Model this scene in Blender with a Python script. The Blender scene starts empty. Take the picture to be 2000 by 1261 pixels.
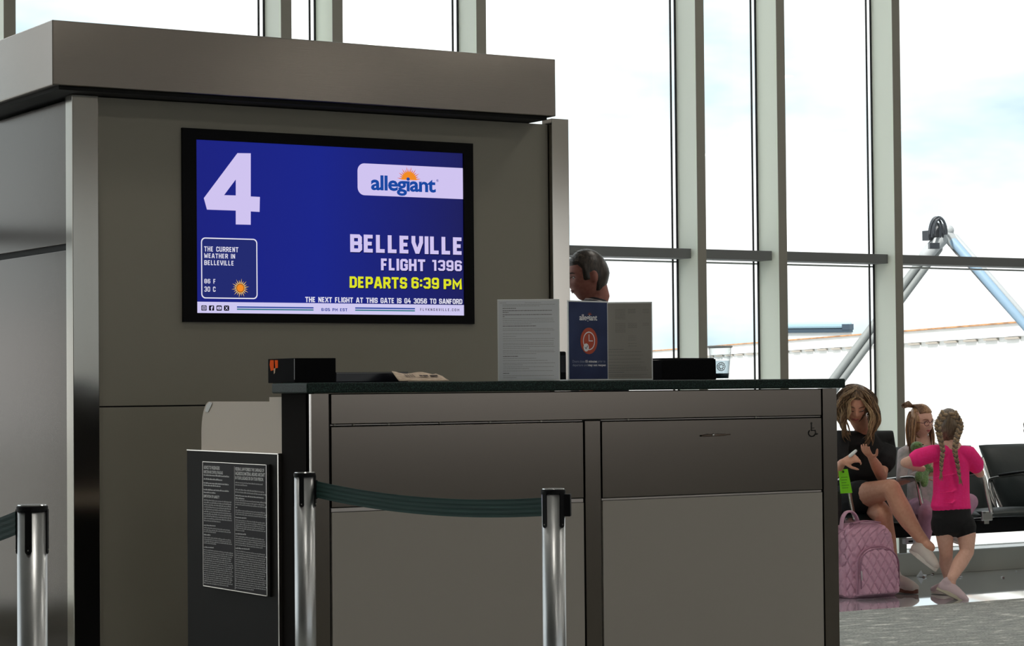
import bpy, bmesh, math, random
from mathutils import Vector, Matrix, noise
random.seed(7)
S = bpy.context.scene
C = S.collection
PI = math.pi

# ------------------------------------------------------------------ camera
YAW, PITCH, ROLL, FOC = 0.55335, 0.02766, -0.009185, 4550.25
EYE = Vector((0, 0, 1.25))
_f0 = Vector((math.sin(YAW), math.cos(YAW), 0)); _up0 = Vector((0, 0, 1))
_r0 = Vector((math.cos(YAW), -math.sin(YAW), 0))
FWD = _f0*math.cos(PITCH) + _up0*math.sin(PITCH)
_u1 = _up0*math.cos(PITCH) - _f0*math.sin(PITCH)
RIGHT = _r0*math.cos(ROLL) + _u1*math.sin(ROLL)
UP = _u1*math.cos(ROLL) - _r0*math.sin(ROLL)
cam_data = bpy.data.cameras.new('camera')
cam = bpy.data.objects.new('camera', cam_data); C.objects.link(cam)
m = Matrix((RIGHT, UP, -FWD)).transposed().to_4x4(); m.translation = EYE
cam.matrix_world = m
cam_data.sensor_width = 36.0
cam_data.lens = 36.0*FOC/2000.0
cam_data.clip_end = 500
S.camera = cam

# ------------------------------------------------------------------ world (bright overcast sky, thin blue gaps)
S.view_settings.view_transform = 'Standard'
S.view_settings.look = 'None'
S.view_settings.gamma = 1.0
S.view_settings.use_curve_mapping = False
S.view_settings.exposure = 0.0
W = bpy.data.worlds.new('sky'); S.world = W; W.use_nodes = True
wn = W.node_tree.nodes; wl = W.node_tree.links; wn.clear()
wo = wn.new('ShaderNodeOutputWorld'); wb = wn.new('ShaderNodeBackground')
wt = wn.new('ShaderNodeTexCoord'); wm = wn.new('ShaderNodeMapping'); wz = wn.new('ShaderNodeTexNoise')
wr = wn.new('ShaderNodeValToRGB')
wm.inputs['Scale'].default_value = (1.0, 1.0, 2.6)
wz.inputs['Scale'].default_value = 5.5; wz.inputs['Detail'].default_value = 5; wz.inputs['Roughness'].default_value = .5
wr.color_ramp.elements[0].position = .43; wr.color_ramp.elements[0].color = (1, 1, 1, 1)
wr.color_ramp.elements[1].position = .66; wr.color_ramp.elements[1].color = (.47, .61, .665, 1)
wl.new(wt.outputs['Generated'], wm.inputs[0]); wl.new(wm.outputs[0], wz.inputs['Vector'])
wl.new(wz.outputs['Fac'], wr.inputs[0]); wl.new(wr.outputs[0], wb.inputs[0])
wb.inputs[1].default_value = 1.6
wl.new(wb.outputs[0], wo.inputs[0])

def lamp(name, kind, loc, energy, color=(1, 1, 1), rot=(0, 0, 0), size=1.0, sy=None):
    d = bpy.data.lights.new(name, kind); d.energy = energy; d.color = color
    if kind == 'AREA':
        d.shape = 'RECTANGLE'; d.size = size; d.size_y = sy or size
    o = bpy.data.objects.new(name, d); C.objects.link(o); o.location = loc; o.rotation_euler = rot
    return o
sun = lamp('sun', 'SUN', (-20, -12, 30), 6.5, (1, .97, .92), (math.radians(42), 0, math.radians(-66)))
sun.data.angle = math.radians(3)

# ------------------------------------------------------------------ survey helpers (photograph measurement -> point in the hall)
def ray(px, py): return RIGHT*((px-1000)/FOC) - UP*((py-630.5)/FOC) + FWD
def hy(px, py, y):
    d = ray(px, py); return EYE + d*((y-EYE.y)/d.y)
def hx(px, py, x):
    d = ray(px, py); return EYE + d*((x-EYE.x)/d.x)
def hz(px, py, z):
    d = ray(px, py); return EYE + d*((z-EYE.z)/d.z)

# ------------------------------------------------------------------ materials
MATS = {}
def mat(name, col, rough=.5, metal=0., grain=None, bump=0., scale=40., spec=.5, aniso=0., stretch=(1, 1, 1),
        col2=None, coat=0., detail=3., emit=None, alpha=None, trans=0., sheen=0.):
    if name in MATS: return MATS[name]
    M = bpy.data.materials.new(name); M.use_nodes = True
    n = M.node_tree.nodes; l = M.node_tree.links; b = n['Principled BSDF']
    b.inputs['Base Color'].default_value = (*col, 1); b.inputs['Roughness'].default_value = rough
    b.inputs['Metallic'].default_value = metal; b.inputs['Specular IOR Level'].default_value = spec
    b.inputs['Anisotropic'].default_value = aniso; b.inputs['Coat Weight'].default_value = coat
    b.inputs['Transmission Weight'].default_value = trans
    b.inputs['Sheen Weight'].default_value = sheen
    if emit:
        b.inputs['Emission Color'].default_value = (*col, 1); b.inputs['Emission Strength'].default_value = emit
        b.inputs['Base Color'].default_value = (0, 0, 0, 1); b.inputs['Roughness'].default_value = .6
        b.inputs['Specular IOR Level'].default_value = 0
    if col2 or bump or grain:
        tc = n.new('ShaderNodeTexCoord'); mp = n.new('ShaderNodeMapping'); mp.inputs['Scale'].default_value = stretch
        nz = n.new('ShaderNodeTexNoise'); nz.inputs['Scale'].default_value = scale; nz.inputs['Detail'].default_value = detail
        l.new(tc.outputs['Object'], mp.inputs[0]); l.new(mp.outputs[0], nz.inputs['Vector'])
        if col2:
            r = n.new('ShaderNodeValToRGB'); r.color_ramp.elements[0].position = .35; r.color_ramp.elements[1].position = .65
            r.color_ramp.elements[0].color = (*col, 1); r.color_ramp.elements[1].color = (*col2, 1)
            l.new(nz.outputs['Fac'], r.inputs[0]); l.new(r.outputs[0], b.inputs['Base Color'])
        if bump:
            bp = n.new('ShaderNodeBump'); bp.inputs['Strength'].default_value = bump; bp.inputs['Distance'].default_value = .004
            l.new(nz.outputs['Fac'], bp.inputs['Height']); l.new(bp.outputs[0], b.inputs['Normal'])
        if grain:
            mr = n.new('ShaderNodeMapRange'); mr.inputs['To Min'].default_value = rough-grain; mr.inputs['To Max'].default_value = rough+grain
            l.new(nz.outputs['Fac'], mr.inputs['Value']); l.new(mr.outputs[0], b.inputs['Roughness'])
    MATS[name] = M
    return M
def srgb(r, g, b):
    f = lambda v: (v/255/12.92) if v/255 <= .04045 else ((v/255+.055)/1.055)**2.4
    return (f(r), f(g), f(b))
def glow(name, rgb): return mat(name, srgb(*rgb), emit=1.0)

def glass_mat(name, tint=(1, 1, 1), refl=.06, rough=0.0):
    M = bpy.data.materials.new(name); M.use_nodes = True; n = M.node_tree.nodes; l = M.node_tree.links; n.clear()
    o = n.new('ShaderNodeOutputMaterial'); t = n.new('ShaderNodeBsdfTransparent'); g = n.new('ShaderNodeBsdfGlossy'); x = n.new('ShaderNodeMixShader')
    ge = n.new('ShaderNodeNewGeometry'); dt = n.new('ShaderNodeVectorMath'); dt.operation = 'DOT_PRODUCT'
    l.new(ge.outputs['Normal'], dt.inputs[0]); l.new(ge.outputs['Incoming'], dt.inputs[1])
    ab = n.new('ShaderNodeMath'); ab.operation = 'ABSOLUTE'; l.new(dt.outputs['Value'], ab.inputs[0])
    iv = n.new('ShaderNodeMath'); iv.operation = 'SUBTRACT'; iv.inputs[0].default_value = 1; l.new(ab.outputs[0], iv.inputs[1])
    pw_ = n.new('ShaderNodeMath'); pw_.operation = 'POWER'; pw_.inputs[1].default_value = 5; l.new(iv.outputs[0], pw_.inputs[0])
    fr = n.new('ShaderNodeMath'); fr.operation = 'MULTIPLY_ADD'; fr.inputs[1].default_value = .9; fr.inputs[2].default_value = refl*.6; l.new(pw_.outputs[0], fr.inputs[0])
    t.inputs[0].default_value = (*tint, 1); g.inputs['Roughness'].default_value = rough
    l.new(fr.outputs[0], x.inputs[0]); l.new(t.outputs[0], x.inputs[1]); l.new(g.outputs[0], x.inputs[2]); l.new(x.outputs[0], o.inputs[0])
    return M

# ------------------------------------------------------------------ mesh helpers
def world_off(o):
    v = Vector((0, 0, 0))
    while o: v += o.location; o = o.parent
    return v
class MB:
    def __init__(s): s.v = []; s.f = []; s.m = []
    def add(s, vs, fs, mi=0):
        k = len(s.v); s.v += [Vector(p) for p in vs]; s.f += [[i+k for i in f] for f in fs]; s.m += [mi]*len(fs); return s
    def box(s, x0, x1, y0, y1, z0, z1, mi=0):
        p = [(x, y, z) for x in (x0, x1) for y in (y0, y1) for z in (z0, z1)]
        return s.add(p, [[0, 1, 3, 2], [4, 6, 7, 5], [0, 4, 5, 1], [2, 3, 7, 6], [0, 2, 6, 4], [1, 5, 7, 3]], mi)
    def obox(s, c, ax, ay, az, mi=0):          # oriented box: centre and three half vectors
        c = Vector(c); p = [c+ax*i+ay*j+az*k for i in (-1, 1) for j in (-1, 1) for k in (-1, 1)]
        return s.add(p, [[0, 1, 3, 2], [4, 6, 7, 5], [0, 4, 5, 1], [2, 3, 7, 6], [0, 2, 6, 4], [1, 5, 7, 3]], mi)
    def prism(s, pts, ext, mi=0):              # planar outline swept along ext
        n = len(pts); pts = [Vector(p) for p in pts]; e = Vector(ext)
        s.add(pts+[p+e for p in pts], [list(range(n))[::-1], [i+n for i in range(n)]]+[[i, (i+1) % n, (i+1) % n+n, i+n] for i in range(n)], mi)
        return s
    def flat(s, pts, mi=0): return s.add(pts, [list(range(len(pts)))], mi)
    def lathe(s, prof, c, n=28, axis=None, mi=0, cap=True):
        c = Vector(c); ax = Vector(axis or (0, 0, 1)).normalized()
        a = ax.orthogonal().normalized() if axis else Vector((1, 0, 0)); b = ax.cross(a)
        vs = []; fs = []
        for (r, z) in prof:
            for i in range(n):
                t = 2*PI*i/n; vs.append(c+ax*z+(a*math.cos(t)+b*math.sin(t))*r)
        for j in range(len(prof)-1):
            for i in range(n):
                fs.append([j*n+i, j*n+(i+1) % n, (j+1)*n+(i+1) % n, (j+1)*n+i])
        if cap: fs += [list(range(n))[::-1], [(len(prof)-1)*n+i for i in range(n)]]
        return s.add(vs, fs, mi)
    def tube(s, pts, rad, n=10, side=None, flat=1.0, mi=0, cap=True):   # loft along pts; rad number/list; flat = depth/width ratio
        pts = [Vector(p) for p in pts]; k = len(pts)
        if not hasattr(rad, '__len__'): rad = [rad]*k
        prev = None; rings = []
        for i in range(k):
            t = (pts[min(i+1, k-1)]-pts[max(i-1, 0)])
            t = t.normalized() if t.length > 1e-9 else Vector((0, 0, 1))
            ref = Vector(side) if side is not None else (prev if prev is not None else t.orthogonal())
            a = ref-t*ref.dot(t)
            a = a.normalized() if a.length > 1e-6 else t.orthogonal().normalized()
            b = t.cross(a); prev = a
            rings.append((pts[i], a, b, t, rad[i]))
        vs = []; fs = []
        R = []
        def ring(p, a, b, r):
            fl = flat
            if hasattr(r, '__len__'): ra, rb = r
            else: ra, rb = r, r*fl
            R.append(len(vs)); vs.extend([p+a*(ra*math.cos(2*PI*j/n))+b*(rb*math.sin(2*PI*j/n)) for j in range(n)])
        def rmin(r): return min(r) if hasattr(r, '__len__') else r*min(1, flat)
        def sc(r, q): return (r[0]*q, r[1]*q) if hasattr(r, '__len__') else r*q
        if cap:
            p, a, b, t, r = rings[0]
            for ang in (.3, .8): ring(p-t*rmin(r)*math.cos(ang), a, b, sc(r, math.sin(ang)))
        for (p, a, b, t, r) in rings: ring(p, a, b, r)
        if cap:
            p, a, b, t, r = rings[-1]
            for ang in (.8, .3): ring(p+t*rmin(r)*math.cos(ang), a, b, sc(r, math.sin(ang)))
        for q in range(len(R)-1):
            for j in range(n):
                fs.append([R[q]+j, R[q]+(j+1) % n, R[q+1]+(j+1) % n, R[q+1]+j])
        fs.append([R[0]+j for j in range(n)][::-1]); fs.append([R[-1]+j for j in range(n)])
        return s.add(vs, fs, mi)
    def ell(s, c, r, rot=None, n=16, mi=0):
        c = Vector(c); vs = []; fs = []; h = n//2
        rot = rot or Matrix.Identity(3)
        vs.append(c+rot@Vector((0, 0, r[2])))
        for i in range(1, h):
            ph = PI*i/h
            for j in range(n):
                th = 2*PI*j/n; vs.append(c+rot@Vector((r[0]*math.sin(ph)*math.cos(th), r[1]*math.sin(ph)*math.sin(th), r[2]*math.cos(ph))))
        vs.append(c+rot@Vector((0, 0, -r[2])))
        for j in range(n): fs.append([0, 1+j, 1+(j+1) % n])
        for i in range(h-2):
            for j in range(n):
                a = 1+i*n; fs.append([a+j, a+n+j, a+n+(j+1) % n, a+(j+1) % n])
        a = 1+(h-2)*n; L = len(vs)-1
        for j in range(n): fs.append([a+j, L, a+(j+1) % n])
        return s.add(vs, fs, mi)
    def build(s, name, mats, parent=None, bevel=0, seg=2, smooth=False, remesh=None, relax=0, tag=None, recalc=True):
        off = world_off(parent)
        me = bpy.data.meshes.new(name); me.from_pydata([p-off for p in s.v], [], s.f); me.update()
        if not isinstance(mats, (list, tuple)): mats = [mats]
        for q in mats: me.materials.append(q)
        for p, i in zip(me.polygons, s.m): p.material_index = i
        if recalc:
            bm = bmesh.new(); bm.from_mesh(me); bmesh.ops.recalc_face_normals(bm, faces=bm.faces); bm.to_mesh(me); bm.free()
        o = bpy.data.objects.new(name, me); C.objects.link(o)
        if parent: o.parent = parent
        if remesh:
            md = o.modifiers.new('r', 'REMESH'); md.mode = 'VOXEL'; md.voxel_size = remesh
            if relax:
                sm = o.modifiers.new('s', 'SMOOTH'); sm.iterations = relax; sm.factor = .5
            dg = bpy.context.evaluated_depsgraph_get(); ev = o.evaluated_get(dg)
            nm = bpy.data.meshes.new_from_object(ev); o.modifiers.clear(); o.data = nm; nm.name = name
            smooth = True
        if bevel:
            md = o.modifiers.new('b', 'BEVEL'); md.width = bevel; md.segments = seg; md.limit_method = 'ANGLE'; md.angle_limit = math.radians(40)
        if smooth:
            for p in o.data.polygons: p.use_smooth = True
        return o
def tag(o, label=None, cat=None, group=None, kind=None):
    if label: o['label'] = label
    if cat: o['category'] = cat
    if group: o['group'] = group
    if kind: o['kind'] = kind
    return o
def thing(name, loc, label, cat, group=None):
    o = bpy.data.objects.new(name, None); C.objects.link(o); o.location = loc; o.empty_display_size = .1
    return tag(o, label, cat, group)
def struct(o): o['kind'] = 'structure'; return o

# ------------------------------------------------------------------ shared materials
steel = mat('brushed_steel', (.145, .127, .110), .20, 1.0, grain=.03, bump=.01, scale=60, stretch=(60, 60, .6), aniso=.5)
steel_fascia = mat('brushed_steel_fascia', (.25, .222, .198), .17, 1.0, grain=.03, bump=.01, scale=8, stretch=(1, 1, 60), aniso=.4)
steel_post = mat('polished_steel', (.42, .395, .355), .13, 1.0, grain=.02, scale=30, stretch=(40, 40, .5))
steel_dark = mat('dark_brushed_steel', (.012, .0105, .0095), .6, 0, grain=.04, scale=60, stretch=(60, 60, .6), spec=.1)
lam_grey = mat('grey_laminate', srgb(138, 133, 121), .55, 0, bump=.05, scale=300)
lam_light = mat('warm_grey_laminate', srgb(164, 158, 150), .6, 0, bump=.04, scale=300)
lam_beige = mat('beige_laminate', srgb(196, 182, 166), .5)
gap = mat('shadow_gap_black', (.008, .008, .008), .8)
black = mat('black_plastic', (.006, .006, .007), .55, spec=.15)
black_matte = mat('black_matte', (.006, .006, .007), .8, spec=.06)
chrome = mat('satin_chrome', (.62, .62, .62), .22, 1.0, grain=.03, scale=40, stretch=(40, 40, .4))
# ================================================================== the hall
YW = 11.606           # inner face of the low window kerb
ZC = 5.6
carpet = bpy.data.materials.new('carpet'); carpet.use_nodes = True
n = carpet.node_tree.nodes; l = carpet.node_tree.links; b = n['Principled BSDF']; b.inputs['Roughness'].default_value = .95
tc = n.new('ShaderNodeTexCoord'); mp = n.new('ShaderNodeMapping'); mp.inputs['Scale'].default_value = (4.2, 8.5, 1); mp.inputs['Rotation'].default_value = (0, 0, .12)
n1 = n.new('ShaderNodeTexNoise'); n1.inputs['Scale'].default_value = 1.9; n1.inputs['Detail'].default_value = 6
n2 = n.new('ShaderNodeTexNoise'); n2.inputs['Scale'].default_value = 75; n2.inputs['Detail'].default_value = 2
r1 = n.new('ShaderNodeValToRGB'); r1.color_ramp.elements[0].position = .36; r1.color_ramp.elements[0].color = (*srgb(142, 144, 140), 1)
r1.color_ramp.elements[1].position = .72; r1.color_ramp.elements[1].color = (*srgb(232, 232, 224), 1)
e = r1.color_ramp.elements.new(.60); e.color = (*srgb(168, 169, 163), 1)
mx = n.new('ShaderNodeMix'); mx.data_type = 'RGBA'; mx.blend_type = 'OVERLAY'; mx.inputs[0].default_value = .9
l.new(tc.outputs['Object'], mp.inputs[0]); l.new(mp.outputs[0], n1.inputs['Vector']); l.new(tc.outputs['Object'], n2.inputs['Vector'])
l.new(n1.outputs['Fac'], r1.inputs[0]); l.new(r1.outputs[0], mx.inputs[6]); l.new(n2.outputs['Fac'], mx.inputs[7]); l.new(mx.outputs[2], b.inputs['Base Color'])
bp = n.new('ShaderNodeBump'); bp.inputs['Strength'].default_value = .6; bp.inputs['Distance'].default_value = .004; l.new(n2.outputs['Fac'], bp.inputs['Height']); l.new(bp.outputs[0], b.inputs['Normal'])

terrazzo = mat('terrazzo', srgb(176, 182, 186), .035, 0, grain=.01, scale=14, col2=srgb(206, 208, 210), stretch=(1, 3, 1), detail=5, spec=.7, coat=1.0)
ceil_m = mat('ceiling_paint', (.55, .54, .52), .8)
wall_m = mat('wall_paint', (.42, .40, .37), .7)
dark_wall = mat('dark_wall', (.14, .13, .12), .6)
struct(MB().box(-9, 30, -15, 10.0, -.2, 0).build('floor_carpet', carpet))
struct(MB().box(-9, 30, 10.0, 12.1, -.2, -.001).build('floor', terrazzo))
struct(MB().box(-9, 30, -15, 12.1, ZC, ZC+.25).build('ceiling', ceil_m))
struct(MB().box(-9.2, -9, -15, 12.1, -.2, ZC+.25).build('wall_left', dark_wall))
struct(MB().box(30, 30.2, -15, 12.1, -.2, ZC+.25).build('wall_right', dark_wall))
# far side of the concourse: solid base, head wall and piers with daylight openings between them
struct(MB().box(-9, 30, -15.2, -15, -.2, .95).build('wall_back', dark_wall))
struct(MB().box(-9, 30, -15.2, -15, 4.25, ZC+.25).build('wall_back', wall_m))
pn = [mat('hall_panel_brown', (.52, .40, .34), .7), mat('hall_panel_olive', (.32, .33, .27), .7), mat('hall_panel_pale', (.78, .73, .67), .7), mat('hall_panel_dark', (.14, .13, .12), .7)]  # unseen panels added so the steel fascia has bands to reflect
xx = -8.5; i = 0
while xx < 29.5:
    w = (1.6, 2.3, 1.2, 2.8, 1.9)[i % 5]
    struct(MB().box(xx, xx+w-.04, -15, -14.94, 4.27, ZC).build('trim_panel', pn[(i*3+i//3) % 4], None)); xx += w; i += 1
x = -9.0; i = 0
for a, w in ((-9, 9), (3.2, 1.2), (7.6, 1.3), (12.0, 1.2), (21.4, 1.8), (25.6, 4.4)):
    struct(MB().box(a, a+w, -15.2, -15, .95, 4.25).build('wall_back', wall_m))

curb_m = mat('kerb_metal', srgb(214, 212, 200), .5, 0, bump=.02, scale=10)
sill_m = mat('sill_metal', srgb(246, 248, 247), .45, 0)
struct(MB().box(-9, 30, YW, YW+.30, 0, .144).build('baseboard_window', curb_m))
struct(MB().box(-9, 30, YW-.004, YW+.30, .144, .15).build('trim_sill', sill_m))
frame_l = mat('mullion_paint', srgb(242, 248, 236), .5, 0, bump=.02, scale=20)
frame_d = mat('transom_dark', srgb(108, 110, 110), .5, 0)
gasket = mat('gasket_black', (.01, .01, .014), .5)
rail_m = mat('window_rail', srgb(205, 210, 208), .4, .3)
YG = YW+.205
MULL = [-7.6, -6.0, -4.42, -2.83, -1.25, .34, 1.95, 4.09, 5.682, 6.002, 6.944, 8.52, 9.153, 10.112, 12.3, 13.9, 15.5, 17.1, 18.7, 20.3, 21.9, 23.5, 25.1, 26.7, 28.3]
front_m = mat('mullion_front', srgb(138, 134, 124), .5, 0, bump=.02, scale=20)  # darker copy of the mullion paint: room-side shade put into the colour
for i, x in enumerate(MULL):
    o = MB().box(x, x+.062, YW, YG, .15, ZC)
    o = o.build('trim_%d' % (i+1), frame_l); struct(o)
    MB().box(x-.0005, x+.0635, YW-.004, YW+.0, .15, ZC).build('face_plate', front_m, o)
    MB().box(x-.011, x+.0, YG-.002, YG+.006, .15, ZC).build('gasket', gasket, o)
    MB().box(x-.036, x-.026, YG+.012, YG+.020, .15, ZC).build('gasket', gasket, o)
pane = glass_mat('window_glass', (.985, .995, .992))
ends = [-9.0]+MULL+[30.0]
for i in range(len(ends)-1):
    a, b_ = ends[i]+(.062 if i else 0), ends[i+1]
    w = bpy.data.objects.new('window_%d' % (i+1), None); C.objects.link(w); w.location = ((a+b_)/2, YG+.03, .15); struct(w)
    MB().box(a, b_, YG+.024, YG+.03, .15, 2.04).build('pane', pane, w)
    MB().box(a, b_, YG+.024, YG+.03, 2.06, ZC).build('pane', pane, w)
    MB().box(a, b_, YG-.135, YG+.02, 2.039, 2.099).build('transom', frame_d, w, bevel=.002)
    MB().box(a, b_, YG+.012, YG+.04, 2.020, 2.030).build('glass_stop', rail_m, w)
    MB().box(a, b_, YG+.0, YG+.05, .15, .157).build('bottom_rail', sill_m, w, bevel=.003)
# unseen ceiling lamps added to brighten the hall
fill_m = mat('lamp_lens', (1, .95, .86), emit=22)
for j, y in enumerate((-11, -6.5, -2, 3, 7, 9.4)):
    for i, x in enumerate((2, 8, 14, 20, 26)):
        t = thing('ceiling_light', (x, y, ZC-.06), 'square recessed ceiling light over the concourse', 'ceiling light', 'ceiling lights of the concourse')
        MB().box(x-.34, x+.34, y-.34, y+.34, ZC-.06, ZC).build('housing', rail_m, t)
        MB().box(x-.3, x+.3, y-.3, y+.3, ZC-.07, ZC-.055).build('lens', fill_m, t)

# ================================================================== display kiosk
YF = 8.365
XL = hy(102, 100, YF).x; XR = hy(1085, 170, YF).x
ZT = (hy(102, 36.8, YF).z+hy(1085, 117, YF).z)/2; ZB = (hy(103, 164.5, YF).z+hy(1085, 227.5, YF).z)/2
o_ = .127; YP = YF+o_
XP = XL+o_
KD = 1.25
kiosk = thing('display_kiosk', (XL+1, YF+.6, 0), 'tall grey panelled kiosk with brushed steel fascia and a built-in screen', 'kiosk')
MB().box(XL, XR, YF, YF+KD, ZB, ZT).build('fascia', steel_fascia, kiosk, bevel=.003)
MB().box(XL+.04, XR-.02, YF+.04, YF+KD-.04, ZB-.012, ZB+.02).build('soffit', gap, kiosk)
pw = hy(175, 400, YP).x-hy(123.5, 400, YP).x
XPR0 = hy(1079, 400, YP).x; XPR1 = hy(1112, 400, YP).x
zpt = hy(150, 171, YP).z
MB().box(XP, XP+pw, YP, YP+.072, 0, ZB-.014).build('corner_post', steel_post, kiosk, bevel=.0025)
MB().box(XPR0, XPR1, YP, YP+.08, 0, hy(1095, 232, YP).z).build('corner_post', steel_post, kiosk, bevel=.0025)
YQ = YP+.028
xa, xb = hy(182, 400, YQ).x, hy(1071, 400, YQ).x
MB().box(XP+.015, XPR1-.01, YQ+.02, YF+KD-.05, 0, ZB-.03).build('carcass', gap, kiosk)
zj = hy(240, 792.3, YQ).z
MB().box(xa, xb, YQ, YQ+.018, zj, ZB-.016).build('front_panel', lam_grey, kiosk, bevel=.0015)
MB().box(xa, xb, YQ, YQ+.018, .02, zj-.005).build('front_panel', lam_grey, kiosk, bevel=.0015)
zs0 = hx(104, 492, XP).z; zs1 = hx(104, 479, XP).z
side_m = mat('side_panel_steel', (.055, .042, .032), .17, 1.0, grain=.03, scale=60, stretch=(60, 60, .6), aniso=.3)
for z0, z1 in ((.02, zs0), (zs1, ZB-.030)):
    MB().box(XP+.004, XP+.02, YP+.078, YF+KD-.06, z0, z1).build('side_panel', side_m, kiosk, bevel=.0015)
MB().ell((XP-.0005, YP+.036, hx(114, 184, XP).z), (.001, .003, .003), n=8).build('rivet', mat('rivet', (.2, .1, .05), .5), kiosk)
# the screen
YB = YQ-.012
bx0, bx1 = hy(357, 440, YB).x, hy(925.5, 440, YB).x
bz0, bz1 = (hy(360.5, 628.4, YB).z+hy(927, 632.3, YB).z)/2, (hy(356.3, 249.5, YB).z+hy(924.4, 279.8, YB).z)/2
YS = YB+.010
sx0, sx1 = hy(382.5, 440, YS).x, hy(904.5, 440, YS).x
sz0, sz1 = (hy(384, 611, YS).z+hy(905, 616, YS).z)/2, (hy(381, 273.5, YS).z+hy(903, 298.5, YS).z)/2
tv = thing('flight_display', ((bx0+bx1)/2, YB, bz0), 'wide black framed screen showing gate 4 flight details on blue, set into the kiosk', 'screen')
fm = MB()
for q in ((bx0, sx0, bz0, bz1), (sx1, bx1, bz0, bz1), (sx0, sx1, bz0, sz0), (sx0, sx1, sz1, bz1)):
    fm.box(q[0], q[1], YB, YB+.03, q[2], q[3])
fm.build('bezel', mat('bezel_black', (.004, .004, .005), .7, spec=.12), tv)
scr = bpy.data.materials.new('screen_blue'); scr.use_nodes = True
n = scr.node_tree.nodes; l = scr.node_tree.links; b = n['Principled BSDF']
tc = n.new('ShaderNodeTexCoord'); sp = n.new('ShaderNodeSeparateXYZ'); rp = n.new('ShaderNodeValToRGB'); mr = n.new('ShaderNodeMapRange')
l.new(tc.outputs['Object'], sp.inputs[0]); l.new(sp.outputs[0], mr.inputs['Value'])
mr.inputs['From Min'].default_value = -.62; mr.inputs['From Max'].default_value = .62
rp.color_ramp.elements[0].color = (*srgb(26, 33, 126), 1); rp.color_ramp.elements[1].color = (*srgb(28, 30, 92), 1)
e = rp.color_ramp.elements.new(.45); e.color = (*srgb(24, 36, 136), 1)
l.new(mr.outputs[0], rp.inputs[0]); l.new(rp.outputs[0], b.inputs['Emission Color']); b.inputs['Emission Strength'].default_value = 1
b.inputs['Base Color'].default_value = (0, 0, 0, 1); b.inputs['Roughness'].default_value = .5; b.inputs['Specular IOR Level'].default_value = .1
panel = MB().box(sx0-.002, sx1+.002, YS, YS+.015, sz0-.002, sz1+.002).build('screen_panel', scr, tv)
# ---- lettering: a squared stroke alphabet drawn as flat strips, and the built-in rounded font
G = {}
def _g(k, w, *pl): G[k] = (w, pl)
R_, T_, M_, c_ = 2.5, 4.7, 2.35, .45
def _box(): return [(0, c_), (0, T_-c_), (c_, T_), (R_-c_, T_), (R_, T_-c_), (R_, c_), (R_-c_, 0), (c_, 0), (0, c_)]
_g('A', R_+.5, [(-.1, -.65), (1.15, T_+.1), (1.85, T_+.1), (R_+.6, -.65)], [(.4, 1.1), (R_+.1, 1.1)])
_g('B', R_, [(0, 0), (0, T_), (R_-c_, T_), (R_-.05, T_-c_), (R_-.05, M_+c_), (R_-c_, M_), (0, M_)], [(R_-c_, M_), (R_, M_-c_), (R_, c_), (R_-c_, 0), (-.6, 0)])
_g('C', R_, [(R_, 1.5), (R_, c_), (R_-c_, 0), (c_, 0), (0, c_), (0, T_-c_), (c_, T_), (R_-c_, T_), (R_, T_-c_), (R_, T_-1.5)])
_g('D', R_, [(0, 0), (0, T_), (R_-.7, T_), (R_, T_-.7), (R_, .7), (R_-.7, 0), (-.65, 0)])
_g('E', 2.1, [(2.2, T_), (0, T_), (0, 0), (2.2, 0)], [(0, M_), (1.9, M_)])
_g('F', 2.0, [(2.15, T_), (0, T_), (0, -.65)], [(0, M_-.1), (1.85, M_-.1)])
_g('G', R_, [(R_, T_-1.4), (R_, T_-c_), (R_-c_, T_), (c_, T_), (0, T_-c_), (0, c_), (c_, 0), (R_-c_, 0), (R_, c_), (R_, 2.2), (1.35, 2.2)])
_g('H', R_, [(0, -.65), (0, T_+.65)], [(R_, -.65), (R_, T_+.65)], [(0, M_), (R_, M_)])
_g('I', 0, [(0, -.65), (0, T_+.65)])
_g('K', R_, [(0, -.65), (0, T_+.65)], [(R_, T_+.65), (R_, T_-.3), (1.0, M_), (R_, .3), (R_, -.65)], [(0, M_), (1.0, M_)])
_g('L', 2.0, [(0, T_+.65), (0, 0), (2.15, 0)])
_g('M', 3.4, [(0, -.65), (0, T_), (1.7, 1.6), (3.4, T_), (3.4, -.65)])
_g('N', R_, [(0, -.65), (0, T_), (.15, T_), (R_-.15, 0), (R_, 0), (R_, T_+.65)])
_g('O', R_, _box())
_g('P', R_, [(0, -.65), (0, T_), (R_-c_, T_), (R_, T_-c_), (R_, 2.3+c_-.4), (R_-c_, 1.9), (0, 1.9)])
_g('R', R_, [(0, -.65), (0, T_), (R_-c_, T_), (R_, T_-c_), (R_, 2.6), (R_-c_, 2.15), (0, 2.15)], [(1.3, 2.15), (R_+.05, .2), (R_+.05, -.65)])
_g('S', R_, [(R_, T_-1.3), (R_, T_-c_), (R_-c_, T_), (c_, T_), (0, T_-c_), (0, M_+c_), (c_, M_), (R_-c_, M_), (R_, M_-c_), (R_, c_), (R_-c_, 0), (c_, 0), (0, c_), (0, 1.3)])
_g('T', 2.6, [(-.5, T_), (3.1, T_)], [(1.3, T_), (1.3, -.65)])
_g('U', R_, [(0, T_+.65), (0, c_), (c_, 0), (R_-c_, 0), (R_, c_), (R_, T_+.65)])
_g('V', R_, [(0, T_+.65), (0, 3.2), (1.1, 0), (1.4, 0), (R_, 3.2), (R_, T_+.65)])
_g('W', 3.8, [(0, T_+.65), (.5, 0), (.9, 0), (1.9, 3.4), (2.9, 0), (3.3, 0), (3.8, T_+.65)])
_g('X', R_, [(0, T_+.65), (0, T_-.6), (R_, .6), (R_, -.65)], [(R_, T_+.65), (R_, T_-.6), (0, .6), (0, -.65)])
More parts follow.
